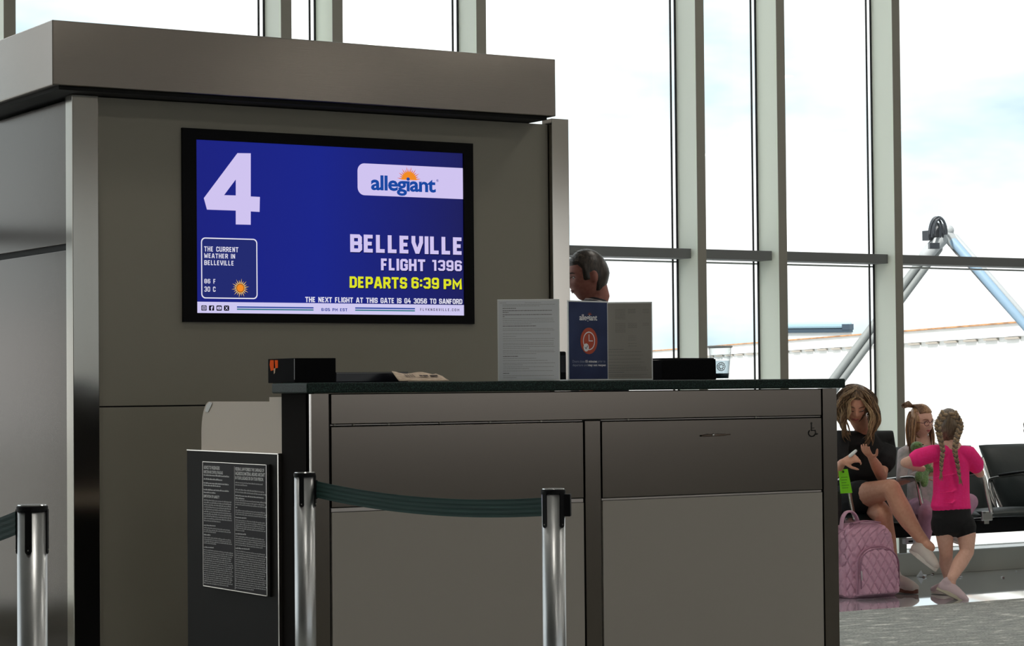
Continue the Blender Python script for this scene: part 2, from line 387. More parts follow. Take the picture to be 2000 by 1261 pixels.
_g('Y', R_, [(0, T_+.65), (0, 3.4), (1.25, 2.1), (1.25, -.65)], [(R_, T_+.65), (R_, 3.4), (1.25, 2.1)])
_g('0', R_, _box())
_g('1', 1.1, [(-.6, T_), (.9, T_), (.9, -.65)])
_g('3', R_, [(0, T_-.9), (0, T_-c_), (c_, T_), (R_-c_, T_), (R_, T_-c_), (R_, M_+c_), (R_-c_, M_), (.8, M_)], [(R_-c_, M_), (R_, M_-c_), (R_, c_), (R_-c_, 0), (c_, 0), (0, c_), (0, .9)])
_g('4', R_, [(1.5, T_+.65), (0, 2.2), (0, 1.5), (R_+.4, 1.5)], [(1.9, 3.0), (1.9, -.65)])
_g('5', R_, [(R_+.2, T_), (0, T_), (0, M_+.2), (R_-c_, M_+.2), (R_, M_-c_+.2), (R_, c_), (R_-c_, 0), (c_, 0), (0, c_), (0, .9)])
_g('6', R_, [(R_, T_-1.0), (R_, T_-c_), (R_-c_, T_), (c_, T_), (0, T_-c_), (0, c_), (c_, 0), (R_-c_, 0), (R_, c_), (R_, M_-c_+.3), (R_-c_, M_+.3), (0, M_+.3)])
_g('8', R_, _box(), [(0, M_), (R_, M_)])
_g('9', R_, [(0, 1.0), (0, c_), (c_, 0), (R_-c_, 0), (R_, c_), (R_, T_-c_), (R_-c_, T_), (c_, T_), (0, T_-c_), (0, M_+c_-.3), (c_, M_-.3), (R_, M_-.3)])
_g(':', 0, [(0, .55), (0, 1.75)], [(0, 2.95), (0, 4.15)])
_g('.', 0, [(0, -.65), (0, .65)])
_g(' ', 1.2)
def strokes(text, hw=.65, track=.62):
    polys = []; x = 0.
    for ch in text:
        w, pls = G[ch]
        x += .65
        for pl in pls:
            P = [Vector((p[0]+x, p[1]+.65)) for p in pl]; k = len(P); L = []; Rr = []
            closed = (P[0]-P[-1]).length < 1e-6
            for i in range(k):
                if closed: a, b_ = P[i-1] if i else P[-2], P[i+1] if i < k-1 else P[1]
                else: a, b_ = (P[i-1] if i else None), (P[i+1] if i < k-1 else None)
                d1 = (P[i]-a).normalized() if a is not None else None
                d2 = (b_-P[i]).normalized() if b_ is not None else None
                d1 = d1 or d2; d2 = d2 or d1
                n1 = Vector((-d1.y, d1.x)); n2 = Vector((-d2.y, d2.x)); mm = n1+n2
                mm = mm.normalized() if mm.length > 1e-6 else n1
                s_ = hw/max(.45, mm.dot(n1)); L.append(P[i]+mm*s_); Rr.append(P[i]-mm*s_)
            for i in range(k-1): polys.append([L[i], L[i+1], Rr[i+1], Rr[i]])
        x += w+.65+track
    return polys, x-track, 6.0
def fontpolys(text, bold=0.012, size=1.0, spacing=1.0):
    cu = bpy.data.curves.new('t', 'FONT'); cu.body = text; cu.size = size; cu.offset = bold; cu.space_character = spacing; cu.resolution_u = 3
    o = bpy.data.objects.new('t', cu); C.objects.link(o)
    dg = bpy.context.evaluated_depsgraph_get(); me = bpy.data.meshes.new_from_object(o.evaluated_get(dg))
    pol = [[Vector(me.vertices[i].co[:2]) for i in p.vertices] for p in me.polygons]
    bpy.data.objects.remove(o); bpy.data.curves.remove(cu); bpy.data.meshes.remove(me)
    return pol
class Plane:                                     # a flat lettering surface: px helpers give 2-D (a, b) in metres on it
    def __init__(s, o, a, b, hit, out): s.o = Vector(o); s.a = Vector(a); s.b = Vector(b); s.hit = hit; s.out = Vector(out)
    def uv(s, px, py):
        p = s.hit(px, py)-s.o; return Vector((p.dot(s.a), p.dot(s.b)))
    def w(s, q, lift=0): return s.o+s.a*q[0]+s.b*q[1]+s.out*lift
def put(pl, polys, bl, tr, name, mt, parent, lift=.0008, px=True, keep=False):
    xs = [p.x for q in polys for p in q]; ys = [p.y for q in polys for p in q]
    x0, x1, y0, y1 = min(xs), max(xs), min(ys), max(ys)
    A = pl.uv(*bl) if px else Vector(bl); B = pl.uv(*tr) if px else Vector(tr)
    sx = (B.x-A.x)/(x1-x0); sy = (B.y-A.y)/max(1e-6, (y1-y0))
    mb = MB()
    for q in polys: mb.flat([pl.w((A.x+(p.x-x0)*sx, A.y+(p.y-y0)*sy), lift) for p in q])
    return mb.build(name, mt, parent, recalc=False)
def circle2(c, r, n=24, ry=None): return [Vector((c[0]+r*math.cos(2*PI*i/n), c[1]+(ry or r)*math.sin(2*PI*i/n))) for i in range(n)]
def rrect(x0, x1, y0, y1, r, n=6, corners=(1, 1, 1, 1)):
    out = []
    for (cx, cy, a, k) in ((x1-r, y1-r, 0, 0), (x0+r, y1-r, 90, 1), (x0+r, y0+r, 180, 2), (x1-r, y0+r, 270, 3)):
        if corners[k]:
            for i in range(n+1):
                t = math.radians(a+90*i/n); out.append(Vector((cx+r*math.cos(t), cy+r*math.sin(t))))
        else: out.append(Vector(((x1 if k in (0, 3) else x0), (y1 if k in (0, 1) else y0))))
    return out
def ringpolys(outer, inner):
    n_ = len(outer); return [[outer[i], outer[(i+1) % n_], inner[(i+1) % n_], inner[i]] for i in range(n_)]
def raw(pl, polys, name, mt, parent, lift=.0008):
    mb = MB()
    for q in polys: mb.flat([pl.w(p, lift) for p in q])
    return mb.build(name, mt, parent, recalc=False)

YT = YS-.0002
SP = Plane((sx0, YT, sz0), (1, 0, 0), (0, 0, 1), lambda x, y: hy(x, y, YT), (0, -1, 0))
def Z2(x, y): return (340+x/3.075, 230+y/3.075)
lav = glow('screen_lavender', (208, 196, 240)); wht = glow('screen_white', (228, 226, 240)); yel = glow('screen_yellow', (222, 226, 40))
navy = glow('screen_navy_text', (28, 62, 150)); org = glow('screen_orange', (240, 140, 40)); org2 = glow('screen_deep_orange', (226, 92, 40))
box_b = glow('screen_box_blue', (36, 44, 112)); teal = glow('screen_teal', (46, 120, 130)); blk = glow('screen_black', (14, 14, 24))
shadow = glow('screen_drop_tone', (14, 16, 60))
def U(x, y): return SP.uv(*Z2(x, y))
# big numeral
outer = [U(*p) for p in ((380, 212), (460, 213), (460, 472), (515, 475), (513, 565), (460, 562), (460, 642), (370, 640), (370, 557), (197, 551), (178, 482))]
h = [U(*p) for p in ((370, 370), (370, 466), (300, 464))]
o = outer
raw(SP, [[o[0], o[1], o[2], h[1], h[0]], [o[0], h[0], h[2], o[10]], [o[10], h[2], h[1], o[8], o[9]], [h[1], o[2], o[3], o[4], o[5], o[8]], [o[8], o[5], o[6], o[7]]], 'gate_number', lav, panel)
# airline pill and logo
P0 = U(1102, 463); P1 = U(1733, 302)
raw(SP, [rrect(P0.x, sx1-sx0, P0.y, P1.y, .032, corners=(0, 1, 1, 0))], 'logo_badge', lav, panel)
put(SP, fontpolys('allegiant', .028, spacing=.94), Z2(1182, 461), Z2(1570, 360), 'airline_name', glow('logo_blue', (26, 72, 160)), panel, .0016)
def sunlogo(pl, c, r, R2, n_, a0, a1, name, mt, parent, lift, wid=.5, half=False):
    pol = []
    for i in range(n_):
        t = a0+(a1-a0)*(i+.5)/n_; dt = (a1-a0)/n_*wid
        rr = R2*(1.0 if i % 2 == 0 else .84)
        pol.append([Vector((c[0]+r*math.cos(t-dt), c[1]+r*math.sin(t-dt))), Vector((c[0]+rr*math.cos(t), c[1]+rr*math.sin(t))), Vector((c[0]+r*math.cos(t+dt), c[1]+r*math.sin(t+dt)))])
    k = 16; pol.append([Vector((c[0]+r*math.cos(a0+(a1-a0)*i/k), c[1]+r*math.sin(a0+(a1-a0)*i/k))) for i in range(k+1)])
    return raw(pl, pol, name, mt, parent, lift)
c0 = U(1410, 374); sc = (U(1482, 374)-c0).x
sunlogo(SP, c0, sc*.58, sc*1.0, 15, .02, PI-.02, 'sun_logo', org2, panel, .0012, .42)
sunlogo(SP, c0, sc*.60, sc*.76, 15, .02, PI-.02, 'sun_logo', org, panel, .0015, .5)
raw(SP, ringpolys(circle2(U(1581, 377), .0052, 16), circle2(U(1581, 377), .0042, 16)), 'registered_mark', navy, panel, .0016)
put(SP, fontpolys('R', .01), Z2(1577, 381), Z2(1585, 372), 'registered_mark', navy, panel, .0016)
for tx, bl, tr, mt_, hw in (('BELLEVILLE', (1057, 806), (1725, 718), lav, .62), ('FLIGHT', (1242, 915), (1507, 850), lav, .62), ('1396', (1550, 918), (1727, 857), lav, .56),
                   ('DEPARTS', (1053, 1022), (1398, 957), yel, .60), ('6:39', (1425, 1024), (1590, 960), yel, .56), ('PM', (1618, 1028), (1727, 963), yel, .60),
                   ('THE NEXT FLIGHT AT THIS GATE IS G4 3056 TO SANFORD', (787, 1107), (1730, 1086), wht, .55),
                   ('THE CURRENT', (180, 802), (385, 776), wht, .48), ('WEATHER IN', (180, 842), (365, 817), wht, .48), ('BELLEVILLE', (180, 884), (356, 858), wht, .48),
                   ('86 F', (181, 994), (247, 968), wht, .46), ('30 C', (181, 1043), (248, 1014), wht, .46)):
    pol, _, _ = strokes(tx, hw, .45 if hw > .555 else (.35 if hw > .5 else .6))
    if tx in ('BELLEVILLE', 'FLIGHT', '1396', 'DEPARTS', '6:39', 'PM') and mt_ is not wht:
        put(SP, pol, Z2(bl[0]+4, bl[1]+5), Z2(tr[0]+4, tr[1]+5), 'flight_text_edge', shadow, panel, .0006)
    put(SP, pol, Z2(*bl), Z2(*tr), 'flight_text', mt_, panel, .0014)
# weather card
A = U(163, 1084); B = U(499, 727)
raw(SP, [rrect(A.x, B.x, A.y, B.y, .018)], 'weather_card', box_b, panel, .0004)
raw(SP, ringpolys(rrect(A.x, B.x, A.y, B.y, .018), rrect(A.x+.0045, B.x-.0045, A.y+.0045, B.y-.0045, .0145)), 'weather_card_edge', wht, panel, .0008)
c0 = U(397, 1022); sc = (U(450, 1022)-c0).x
sunlogo(SP, c0, sc*.46, sc, 20, 0, 2*PI, 'weather_sun', glow('sun_yellow', (250, 205, 110)), panel, .0012, .4)
raw(SP, [circle2(c0, sc*.46)], 'weather_sun', glow('sun_dark', (150, 80, 20)), panel, .0015)
raw(SP, [circle2(c0, sc*.38)], 'weather_sun', org, panel, .0018)
# footer strip
A = U(135, 1180); B = U(1737, 1123.5)
raw(SP, [[Vector((0, 0)), Vector((sx1-sx0, 0)), Vector((sx1-sx0, B.y)), Vector((0, B.y))]], 'footer_strip', glow('footer_lavender', (206, 200, 240)), panel, .0004)
put(SP, strokes('6:05 PM EST', .55, .6)[0], Z2(884, 1160), Z2(1040, 1142), 'footer_text', navy, panel, .001)
put(SP, strokes('FLYKNOXVILLE.COM', .45, 2.2)[0], Z2(1478, 1159), Z2(1712, 1144), 'footer_text', blk, panel, .001)
for a, b_ in ((377, 837), (1087, 1446)):
    for dz, mt_ in ((0, navy), (13, teal)):
        y = 1135+(a-377)*.0085+dz; p = U(a, y); q = U(b_, y+(b_-a)*.0085)
        raw(SP, [[Vector((p.x, p.y-.0030)), Vector((q.x, p.y-.0030)), Vector((q.x, p.y+.0022)), Vector((p.x, p.y+.0022))]], 'footer_line', mt_, panel, .001)
flav = glow('footer_lavender', (206, 200, 240))
for k, (a, b_) in enumerate(((163, 195), (209, 240), (254, 286), (299, 330))):
    p = U(a, 1157+k*.3); q = U(b_, 1126+k*.3); cx, cy = (p.x+q.x)/2, (p.y+q.y)/2; r = (q.x-p.x)/2; ry = (q.y-p.y)/2
    raw(SP, [rrect(p.x, q.x, p.y, q.y, r*.3)], 'footer_icon', blk, panel, .001)
    if k == 0:
        raw(SP, ringpolys(rrect(cx-r*.72, cx+r*.72, cy-ry*.72, cy+ry*.72, r*.35), rrect(cx-r*.56, cx+r*.56, cy-ry*.56, cy+ry*.56, r*.28))+ringpolys(circle2((cx, cy), r*.38), circle2((cx, cy), r*.22)), 'footer_icon_mark', flav, panel, .0014)
    if k == 1: put(SP, fontpolys('f', .04), (cx-r*.35, cy-ry*.9), (cx+r*.55, cy+ry*.7), 'footer_icon_mark', flav, panel, .0014, px=False)
    if k == 2:
        raw(SP, [rrect(cx-r*.75, cx+r*.75, cy-ry*.55, cy+ry*.55, r*.25)], 'footer_icon_mark', flav, panel, .0014)
        raw(SP, [[Vector((cx-r*.22, cy-ry*.3)), Vector((cx+r*.32, cy)), Vector((cx-r*.22, cy+ry*.3))]], 'footer_icon_mark', blk, panel, .0018)
    if k == 3:
        put(SP, fontpolys('X', .03), (cx-r*.62, cy-ry*.6), (cx+r*.62, cy+ry*.6), 'footer_icon_mark', flav, panel, .0014, px=False)

# ================================================================== service counter
YC = 6.816
XC = hy(605, 768, YC).x; XE = hy(1637, 1000, YC).x
ZG0, ZG1 = 1.237, 1.272
SD = .21
counter = thing('gate_counter', ((XC+XE)/2, YC+.3, 0), 'long boarding counter faced in brushed steel and grey panels with a dark green stone ledge', 'counter')
def X(px, py=900, y=YC): return hy(px, py, y).x
def Zf(px, py, y=YC): return hy(px, py, y).z
stone = bpy.data.materials.new('green_stone'); stone.use_nodes = True
n = stone.node_tree.nodes; l = stone.node_tree.links; b = n['Principled BSDF']; b.inputs['Roughness'].default_value = .45; b.inputs['Specular IOR Level'].default_value = .15
tc = n.new('ShaderNodeTexCoord'); vz = n.new('ShaderNodeTexNoise'); vz.inputs['Scale'].default_value = 240; vz.inputs['Detail'].default_value = 3
rp = n.new('ShaderNodeValToRGB'); rp.color_ramp.elements[0].position = .45; rp.color_ramp.elements[0].color = (.006, .012, .011, 1)
rp.color_ramp.elements[1].position = .75; rp.color_ramp.elements[1].color = (.032, .075, .062, 1)
l.new(tc.outputs['Object'], vz.inputs['Vector']); l.new(vz.outputs['Fac'], rp.inputs[0]); l.new(rp.outputs[0], b.inputs['Base Color'])
MB().box(hy(600, 760, YC-.03).x, hy(1652, 750, YC-.03).x, YC-.03, YC+.235, ZG0, ZG1).build('stone_ledge', stone, counter, bevel=.006, seg=3)
MB().box(XC+.006, XE-.004, YC+.012, YC+SD, .0, ZG0-.002).build('carcass', gap, counter)
side_lam = mat('counter_side', (.012, .010, .009), .8, 0, bump=.03, scale=100, spec=.04)
MB().box(XC, XC+.02, YC+.004, YC+SD, 0, ZG0).build('end_panel', side_lam, counter, bevel=.001)
pt = .014
def panel_(name, x0, x1, z0, z1, mt, y=YC+.002):
    return MB().box(x0, x1, y, y+pt, z0, z1).build(name, mt, counter, bevel=.0012)
MB().box(XC, X(643), YC, YC+.03, 0, ZG0-.001).build('stile', steel, counter, bevel=.001)
MB().box(X(1608.5), XE, YC, YC+.03, 0, ZG0-.001).build('stile', steel, counter, bevel=.001)
xl0, xl1, xm0, xm1, xr0, xr1 = X(648), X(1140), X(1143), X(1173), X(1177), X(1606)
ztr = Zf(1100, 819.5)
panel_('top_rail', xl0, xr1, ztr, ZG0-.004, steel)
zdt = Zf(1160, 824); zdb = (Zf(1176, 971)+Zf(1605, 957))/2
zll = (Zf(648, 990)+Zf(1140, 972.5))/2
panel_('drawer_front', xl0, xl1, zll, zdt, steel)
panel_('drawer_front', xr0, xr1, zdb+.001, zdt, steel)
MB().box(xm0, xm1, YC, YC+.02, 0, zdt+.004).build('stile', steel, counter, bevel=.001)
lip = mat('lip_steel', (.42, .38, .36), .4, 1.0)
zl2 = (Zf(648, 1001)+Zf(1140, 981))/2
for q0, q1 in ((xl0, xl1), (xr0, xr1)):
    MB().box(q0, q1, YC+.008, YC+.016, zdt+.0045, ztr-.003).build('reveal_strip', lip, counter)
MB().box(xl0, xl1, YC+.006, YC+.016, zl2+.002, zll-.003).build('reveal_strip', lip, counter)
MB().box(xr0, xr1, YC+.008, YC+.016, zdb-.008, zdb-.002).build('reveal_strip', lip, counter)
panel_('lower_panel', xl0, xl1, .10, zl2, lam_light)
panel_('lower_panel', xr0, xr1, .10, zdb-.010, lam_light)
MB().box(XC+.02, XE-.02, YC+.016, YC+.05, 0, .09).build('toe_kick', gap, counter)
# hinge screws in the reveal above the left drawer
sc_m = mat('screw', (.5, .48, .45), .3, 1.0)
for px_ in (656, 693, 762, 862, 960, 1060, 1230, 1480):
    MB().ell((X(px_), YC+.007, (zdt+ztr)/2+.001), (.006, .002, .003), n=8).build('screw', sc_m, counter)
# drawer pull with small silver nib
hp = hy(1397, 849.5, YC)
pull = MB().tube([hp+Vector((-.062, -.004, -.001)), hp+Vector((-.03, -.012, 0)), hp+Vector((.02, -.012, .001)), hp+Vector((.064, -.004, .002))], [.0028, .0045, .004, .002], n=8).build('pull_handle', mat('pull_metal', (.16, .12, .10), .3, 1.0), counter, smooth=True)
MB().ell(hp+Vector((-.022, -.017, .002)), (.006, .005, .005), n=10).build('nib', chrome, pull, smooth=True)
# wheelchair pictogram
CPL = Plane((XC, YC+.0015, 0), (1, 0, 0), (0, 0, 1), lambda x, y: hy(x, y, YC+.0015), (0, -1, 0))
def cu(x, y): return CPL.uv(1500+x/9, 720+y/9)
def thick(pts, w):
    out = []
    for a, b_ in zip(pts[:-1], pts[1:]):
        d = (b_-a).normalized(); nn = Vector((-d.y, d.x))*w/2; e_ = d*w*.35
        out.append([a+nn-e_, b_+nn+e_, b_-nn+e_, a-nn-e_])
    return out
k_ = .0042
wc = [circle2(cu(763, 955), .0042, 12)]
wc += thick([cu(765, 975), cu(762, 1082), cu(826, 1080), cu(850, 1150), cu(872, 1140)], k_)
wc += thick([cu(766, 1040), cu(812, 1038)], k_*.8)
arc = [cu(772+60*math.cos(t), 1128+60*math.sin(t)) for t in [math.radians(a) for a in range(10, 235, 18)]]
wc += thick(arc, k_)
raw(CPL, wc, 'wheelchair_symbol', mat('symbol_black', (.01, .008, .007), .6), counter, .0006)
# return wing on the left: beige inner panel, dark steel outer skin
y0w, y1w = 7.016, 7.685
zb_ = 1.21; r_ = .07
pts = [(XC+.004, y0w, 0), (XC+.004, y0w, 1.225), (XC+.004, 7.126, 1.225), (XC+.004, 7.126, zb_)]
pts += [(XC+.004, y1w-r_+r_*math.cos(t), zb_-r_*1.6+r_*1.6*math.sin(t)) for t in [math.radians(90-9*i) for i in range(11)]]
pts += [(XC+.004, y1w, 0)]
MB().prism(pts, (.024, 0, 0)).build('wing_panel', lam_beige, counter)
MB().prism([(XC+.003, 7.585, 1.205), (XC+.003, 7.612, 1.2085), (XC+.003, 7.636, 1.196), (XC+.003, 7.648, 1.175), (XC+.003, 7.622, 1.172)], (-.0015, 0, 0)).build('chipped_corner', mat('chip_white', (.7, .7, .68), .6), counter)
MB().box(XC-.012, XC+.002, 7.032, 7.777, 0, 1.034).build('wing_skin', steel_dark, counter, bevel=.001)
edge = mat('bright_steel_edge', (.75, .72, .68), .18, 1.0)
MB().box(XC-.013, XC+.003, 7.026, 7.033, 0, 1.036).build('edge_trim', edge, counter)
MB().box(XC-.013, XC+.003, 7.026, 7.777, 1.034, 1.0375).build('edge_trim', edge, counter)
MB().box(XC-.0015, XC+.004, YC-.0015, YC+.003, 0, ZG0-.003).build('edge_trim', edge, counter)
# lower work surface behind the ledge and rear legs (seen only from the side)
MB().box(XC+.03, XE-.02, YC+SD, 7.5, .76, .79).build('work_surface', lam_beige, counter, bevel=.003)
MB().box(XE-.03, XE-.005, YC+SD, 7.5, 0, 1.0).build('end_panel', side_lam, counter, bevel=.001)

# ---- notice in its frame on the wing
XN = XC-.028
nt = thing('passenger_notice', (XN, 7.38, .55), 'black notice with two columns of white print in a silver frame on the counter side', 'sign')
ny0, ny1, nz0, nz1 = hx(521.2, 1000, XN).y, hx(397, 1000, XN).y, (hx(397, 1143, XN).z+hx(521, 1165, XN).z)/2, (hx(397, 899, XN).z+hx(521, 909, XN).z)/2
MB().box(XN, XC-.0125, ny0+.006, ny1, nz0+.004, nz1-.004).build('notice_board', mat('notice_black', (.010, .006, .009), .6, spec=.2), nt)
fr = MB()
fr.box(XN-.001, XN+.010, ny0, ny0+.004, nz0, nz1)
fr.build('frame_edge', mat('frame_bright', (.85, .85, .84), .12, 1.0), nt, bevel=.001)
MB().box(XN-.001, XC-.013, ny1, ny1+.002, nz0, nz1).box(XN-.001, XC-.013, ny0+.006, ny1, nz0, nz0+.003).box(XN-.001, XC-.013, ny0+.006, ny1, nz1-.002, nz1).build('frame', edge, nt)
MB().box(XN+.0102, XC-.012, ny0+.001, ny0+.006, nz0-.002, nz1+.002).build('frame_backing', black, nt, bevel=.001)
NPl = Plane((XN, ny1, nz0), (0, -1, 0), (0, 0, 1), lambda x, y: hx(x, y, XN), (-1, 0, 0))
nw = mat('notice_print', (.8, .78, .78), .6); nw2 = mat('notice_print_grey', (.46, .44, .44), .6)
def Z8(x, y): return (380+x/4.506, 890+y/4.504)
for tx, bl, tr in (('ADVICE TO PASSENGERS', (82, 115), (222, 92)), ('INSPECTION AND CONTROL OF BAGGAGE', (82, 152), (250, 135)),
                   ('FEDERAL LAW FORBIDS THE CARRIAGE OF', (360, 128), (613, 113)), ('HAZARDOUS MATERIAL ABOARD AIRCRAFT', (360, 168), (620, 152)),
                   ('IN YOUR LUGGAGE OR ON YOUR PERSON.', (360, 206), (608, 192)), ('LIMITATION OF LIABILITY', (82, 364), (220, 350)), ):
    put(NPl, fontpolys(tx, .02), Z8(*bl), Z8(*tr), 'notice_heading', nw, nt, .0006)
mb = MB(); mb2 = MB()
def dashes(x0, y0, x1, y1, hgt, m_):
    x = x0
    while x < x1-6:
        w = random.uniform(9, 26); w = min(w, x1-x); t0 = (x-x0)/max(1, x1-x0); yy = y0+(y1-y0)*t0
        a = NPl.uv(*Z8(x, yy)); b_ = NPl.uv(*Z8(x+w, yy)); hh = hgt/4.5*.0019
        k = max(2, int(w/3.2))
        for i in range(k):      # every word a run of tiny strokes of uneven height
            u0 = a.x+(b_.x-a.x)*i/k; u1 = u0+(b_.x-a.x)/k*.72; v = a.y; h_ = hh*random.choice((.62, .7, .7, 1.0))
            m_.flat([NPl.w(p, .0006) for p in (Vector((u0, v)), Vector((u1, v)), Vector((u1, v+h_)), Vector((u0, v+h_)))])
        x += w+random.uniform(1.5, 3)
def para(x0, x1, ys, last, hgt, m_, slope=.075):
    for i, y in enumerate(ys):
        xe = last if i == len(ys)-1 else x1-random.uniform(0, 16)
        dashes(x0, y, xe, y+slope*(xe-x0), hgt, m_)
para(82, 306, [172], 306, 14, mb); para(82, 246, [207], 246, 14, mb); para(82, 303, [242, 262], 230, 13, mb); para(82, 303, [300, 324], 186, 13, mb)
para(84, 338, [392+i*20 for i in range(10)], 230, 13, mb2, .09)
para(84, 186, [612], 186, 11, mb); para(84, 330, [634, 652, 668], 190, 11, mb2, .11)
para(84, 142, [696], 142, 11, mb); para(84, 335, [718, 735, 752, 768], 195, 11, mb2, .12)
para(84, 172, [805], 172, 11, mb); para(84, 342, [828+i*18.2 for i in range(17)], 300, 11, mb2, .135)
para(360, 612, [238, 258], 465, 13, mb2, .08); para(360, 630, [300, 322], 630, 13, mb2, .1)
para(360, 615, [352, 374], 440, 11, mb, .09); para(360, 634, [392, 412, 430], 634, 12, mb2, .1)
para(362, 378, [455], 378, 11, mb); para(362, 634, [480, 498, 516], 634, 11, mb2, .11)
para(362, 458, [545], 458, 11, mb); para(362, 634, [566+i*18 for i in range(6)], 440, 11, mb2, .12)
para(362, 456, [688], 456, 11, mb); para(362, 634, [710+i*18.5 for i in range(5)], 600, 11, mb2, .13)
para(362, 492, [815], 492, 12, mb); para(362, 636, [838+i*19 for i in range(18)], 522, 11, mb2, .145)
mb.build('notice_print', nw, nt, recalc=False)['kind'] = 'stuff'; mb2.build('notice_print', nw2, nt, recalc=False)['kind'] = 'stuff'
a = NPl.uv(*Z8(350, 92)); b_ = NPl.uv(*Z8(356, 1172))
raw(NPl, [[Vector((a.x, b_.y)), Vector((a.x+.0035, b_.y)), Vector((a.x+.0035, a.y)), Vector((a.x, a.y))]], 'column_rule', nw2, nt, .0006)

# ================================================================== things on the ledge
ZL = ZG1+.0005
print_m = mat('paper_print', (.17, .17, .18), .8); print_g = mat('paper_print_pale', (.33, .33, .34), .8)
acryl = mat('acrylic_edge', (.82, .84, .84), .15, 0, spec=.8)
paper = mat('white_paper', srgb(214, 217, 222), .7, bump=.02, scale=8)
def holder(pxl, pxr, pyt, y, ang, label, face_m, hgt, wid):
    """upright acrylic sheet holder, ang = turn of its face from facing -Y"""
    p = hy(pxl, 738, y); a = Vector((math.cos(ang), math.sin(ang), 0)); out = Vector((math.sin(ang), -math.cos(ang), 0))
    base = Vector((p.x, p.y, ZL))
    t = thing('sign_holder', base+a*wid/2, label, 'sign')
    MB().obox(base+a*wid/2+Vector((0, 0, hgt/2)), a*wid/2, out*.0022, Vector((0, 0, hgt/2))).build('sheet_sleeve', acryl, t, bevel=.001)
    MB().obox(base+a*wid/2-out*.035+Vector((0, 0, .002)), a*wid/2, out*.036, Vector((0, 0, .002))).build('foot', acryl, t)
    MB().obox(base+a*wid/2+out*.0026+Vector((0, 0, hgt/2)), a*(wid/2-.004), out*.0004, Vector((0, 0, hgt/2-.005))).build('printed_sheet', face_m, t)
    pl = Plane(base+out*.0032, a, (0, 0, 1), None, out)
    return t, pl
def angc(v): return math.atan2(v.y, v.x)
frontal = -YAW
m_px = 1/FOC
h1 = .283
y1 = 6.90
t1, pl1 = holder(972.5, 0, 0, y1, frontal+.0, 'white printed page in a clear stand, leftmost of the three signs on the counter', paper, h1, .2155)
def lines(pl, wid, hgt, rows, t, name, mt_):
    mb = MB()
    for (x0, x1, yy, th) in rows:
        x = x0
        while x < x1:
            w = min(random.uniform(.012, .05), x1-x)
            mb.flat([pl.w(q) for q in ((x*wid, yy*hgt), ((x+w)*wid, yy*hgt), ((x+w)*wid, yy*hgt+th), (x*wid, yy*hgt+th))])
            x += w+.0045
    o = mb.build(name, mt_, t, recalc=False); o['kind'] = 'stuff'; return o
rows = []; bold = []
Y0, Y1 = 455, 1083
def ry(y): return 1-(y-Y0)/(Y1-Y0)
for y, xe in ((484, .2),): rows.append((.04, .14, ry(484), .0012)); rows.append((.44, .70, ry(484), .0012))
for y, xe in [(497, .93), (508, .68), (604, .9), (618, .9), (632, .92), (646, .55), (683, .9), (695, .92), (722, .85), (742, .3), (760, .92), (776, .9), (795, .9), (806, .9), (821, .92), (834, .52), (851, .9), (862, .92), (876, .62), (911, .62), (928, .8), (948, .92), (960, .4), (976, .9), (990, .5), (1007, .88), (1044, .9), (1058, .3)]:
    rows.append((.085, xe, ry(y), .0013))
for y, xe in ((527, .30), (545, .88), (558, .18), (576, .88), (590, .12), (663, .62), (896, .33), (1026, .18)): bold.append((.085, xe, ry(y), .0022))
lines(pl1, .2155, h1, rows, t1, 'body_print', print_g); lines(pl1, .2155, h1, bold, t1, 'heading_print', print_m)
navy_p = mat('navy_poster', srgb(30, 44, 84), .3, col2=srgb(46, 60, 100), scale=9, detail=1)
t2, pl2 = holder(1109.5, 0, 0, 6.88, frontal+math.radians(43), 'navy poster with an orange clock emblem in a clear stand, middle sign on the counter', navy_p, h1, .2)
W2 = .2
def z3(x, y):      # fraction on sheet 2 from the enlarged crop
    return Vector(((x-645)/(1008-645)*W2, (1-(y-464)/(1081-464))*h1))
whp = mat('poster_white', srgb(232, 232, 236), .5); orp = mat('poster_orange', srgb(184, 74, 48), .6); nvp = mat('poster_navy', srgb(30, 44, 84), .4)
put(pl2, fontpolys('allegiant', .02, spacing=.94), z3(745, 624), z3(907, 570), 'poster_name', whp, t2, .0006, px=False)
sunlogo(pl2, z3(840, 578), .0065, .014, 9, .2, PI-.2, 'poster_sun', mat('poster_dim_orange', srgb(150, 70, 60), .5), t2, .0005)
cc = z3(830, 775)
raw(pl2, [circle2(cc, .0425, 36, ry=.047)], 'poster_disc', orp, t2, .0006)
raw(pl2, ringpolys(circle2(cc, .030, 30, ry=.033), circle2(cc, .0265, 30, ry=.0292))+thick([cc+Vector((0, .022)), cc, cc+Vector((.018, 0))], .0034), 'poster_clock', whp, t2, .001)
c4 = z3(803, 826)
raw(pl2, [circle2(c4, .0135, 20, ry=.0145)], 'poster_check', whp, t2, .0013)
raw(pl2, thick([c4+Vector((-.006, .001)), c4+Vector((-.001, -.005)), c4+Vector((.007, .006))], .0025), 'poster_check', nvp, t2, .0016)
pale = mat('poster_pale', srgb(150, 158, 180), .5)
for tx, bl, tr, m_, bo in (('Doors close', (680, 943), (790, 924), pale, .004), ('15 minutes', (797, 943), (902, 924), whp, .03), ('prior to', (910, 948), (978, 924), pale, .004),
                       ('departure and', (680, 976), (815, 953), pale, .004), ('may not reopen', (821, 976), (982, 955), whp, .03)):
    put(pl2, fontpolys(tx, bo), z3(*bl), z3(*tr), 'poster_text', m_, t2, .0006, px=False)
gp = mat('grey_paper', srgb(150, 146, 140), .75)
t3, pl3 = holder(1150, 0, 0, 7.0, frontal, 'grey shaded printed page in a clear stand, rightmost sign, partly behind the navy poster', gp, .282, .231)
rows = []; bold = []
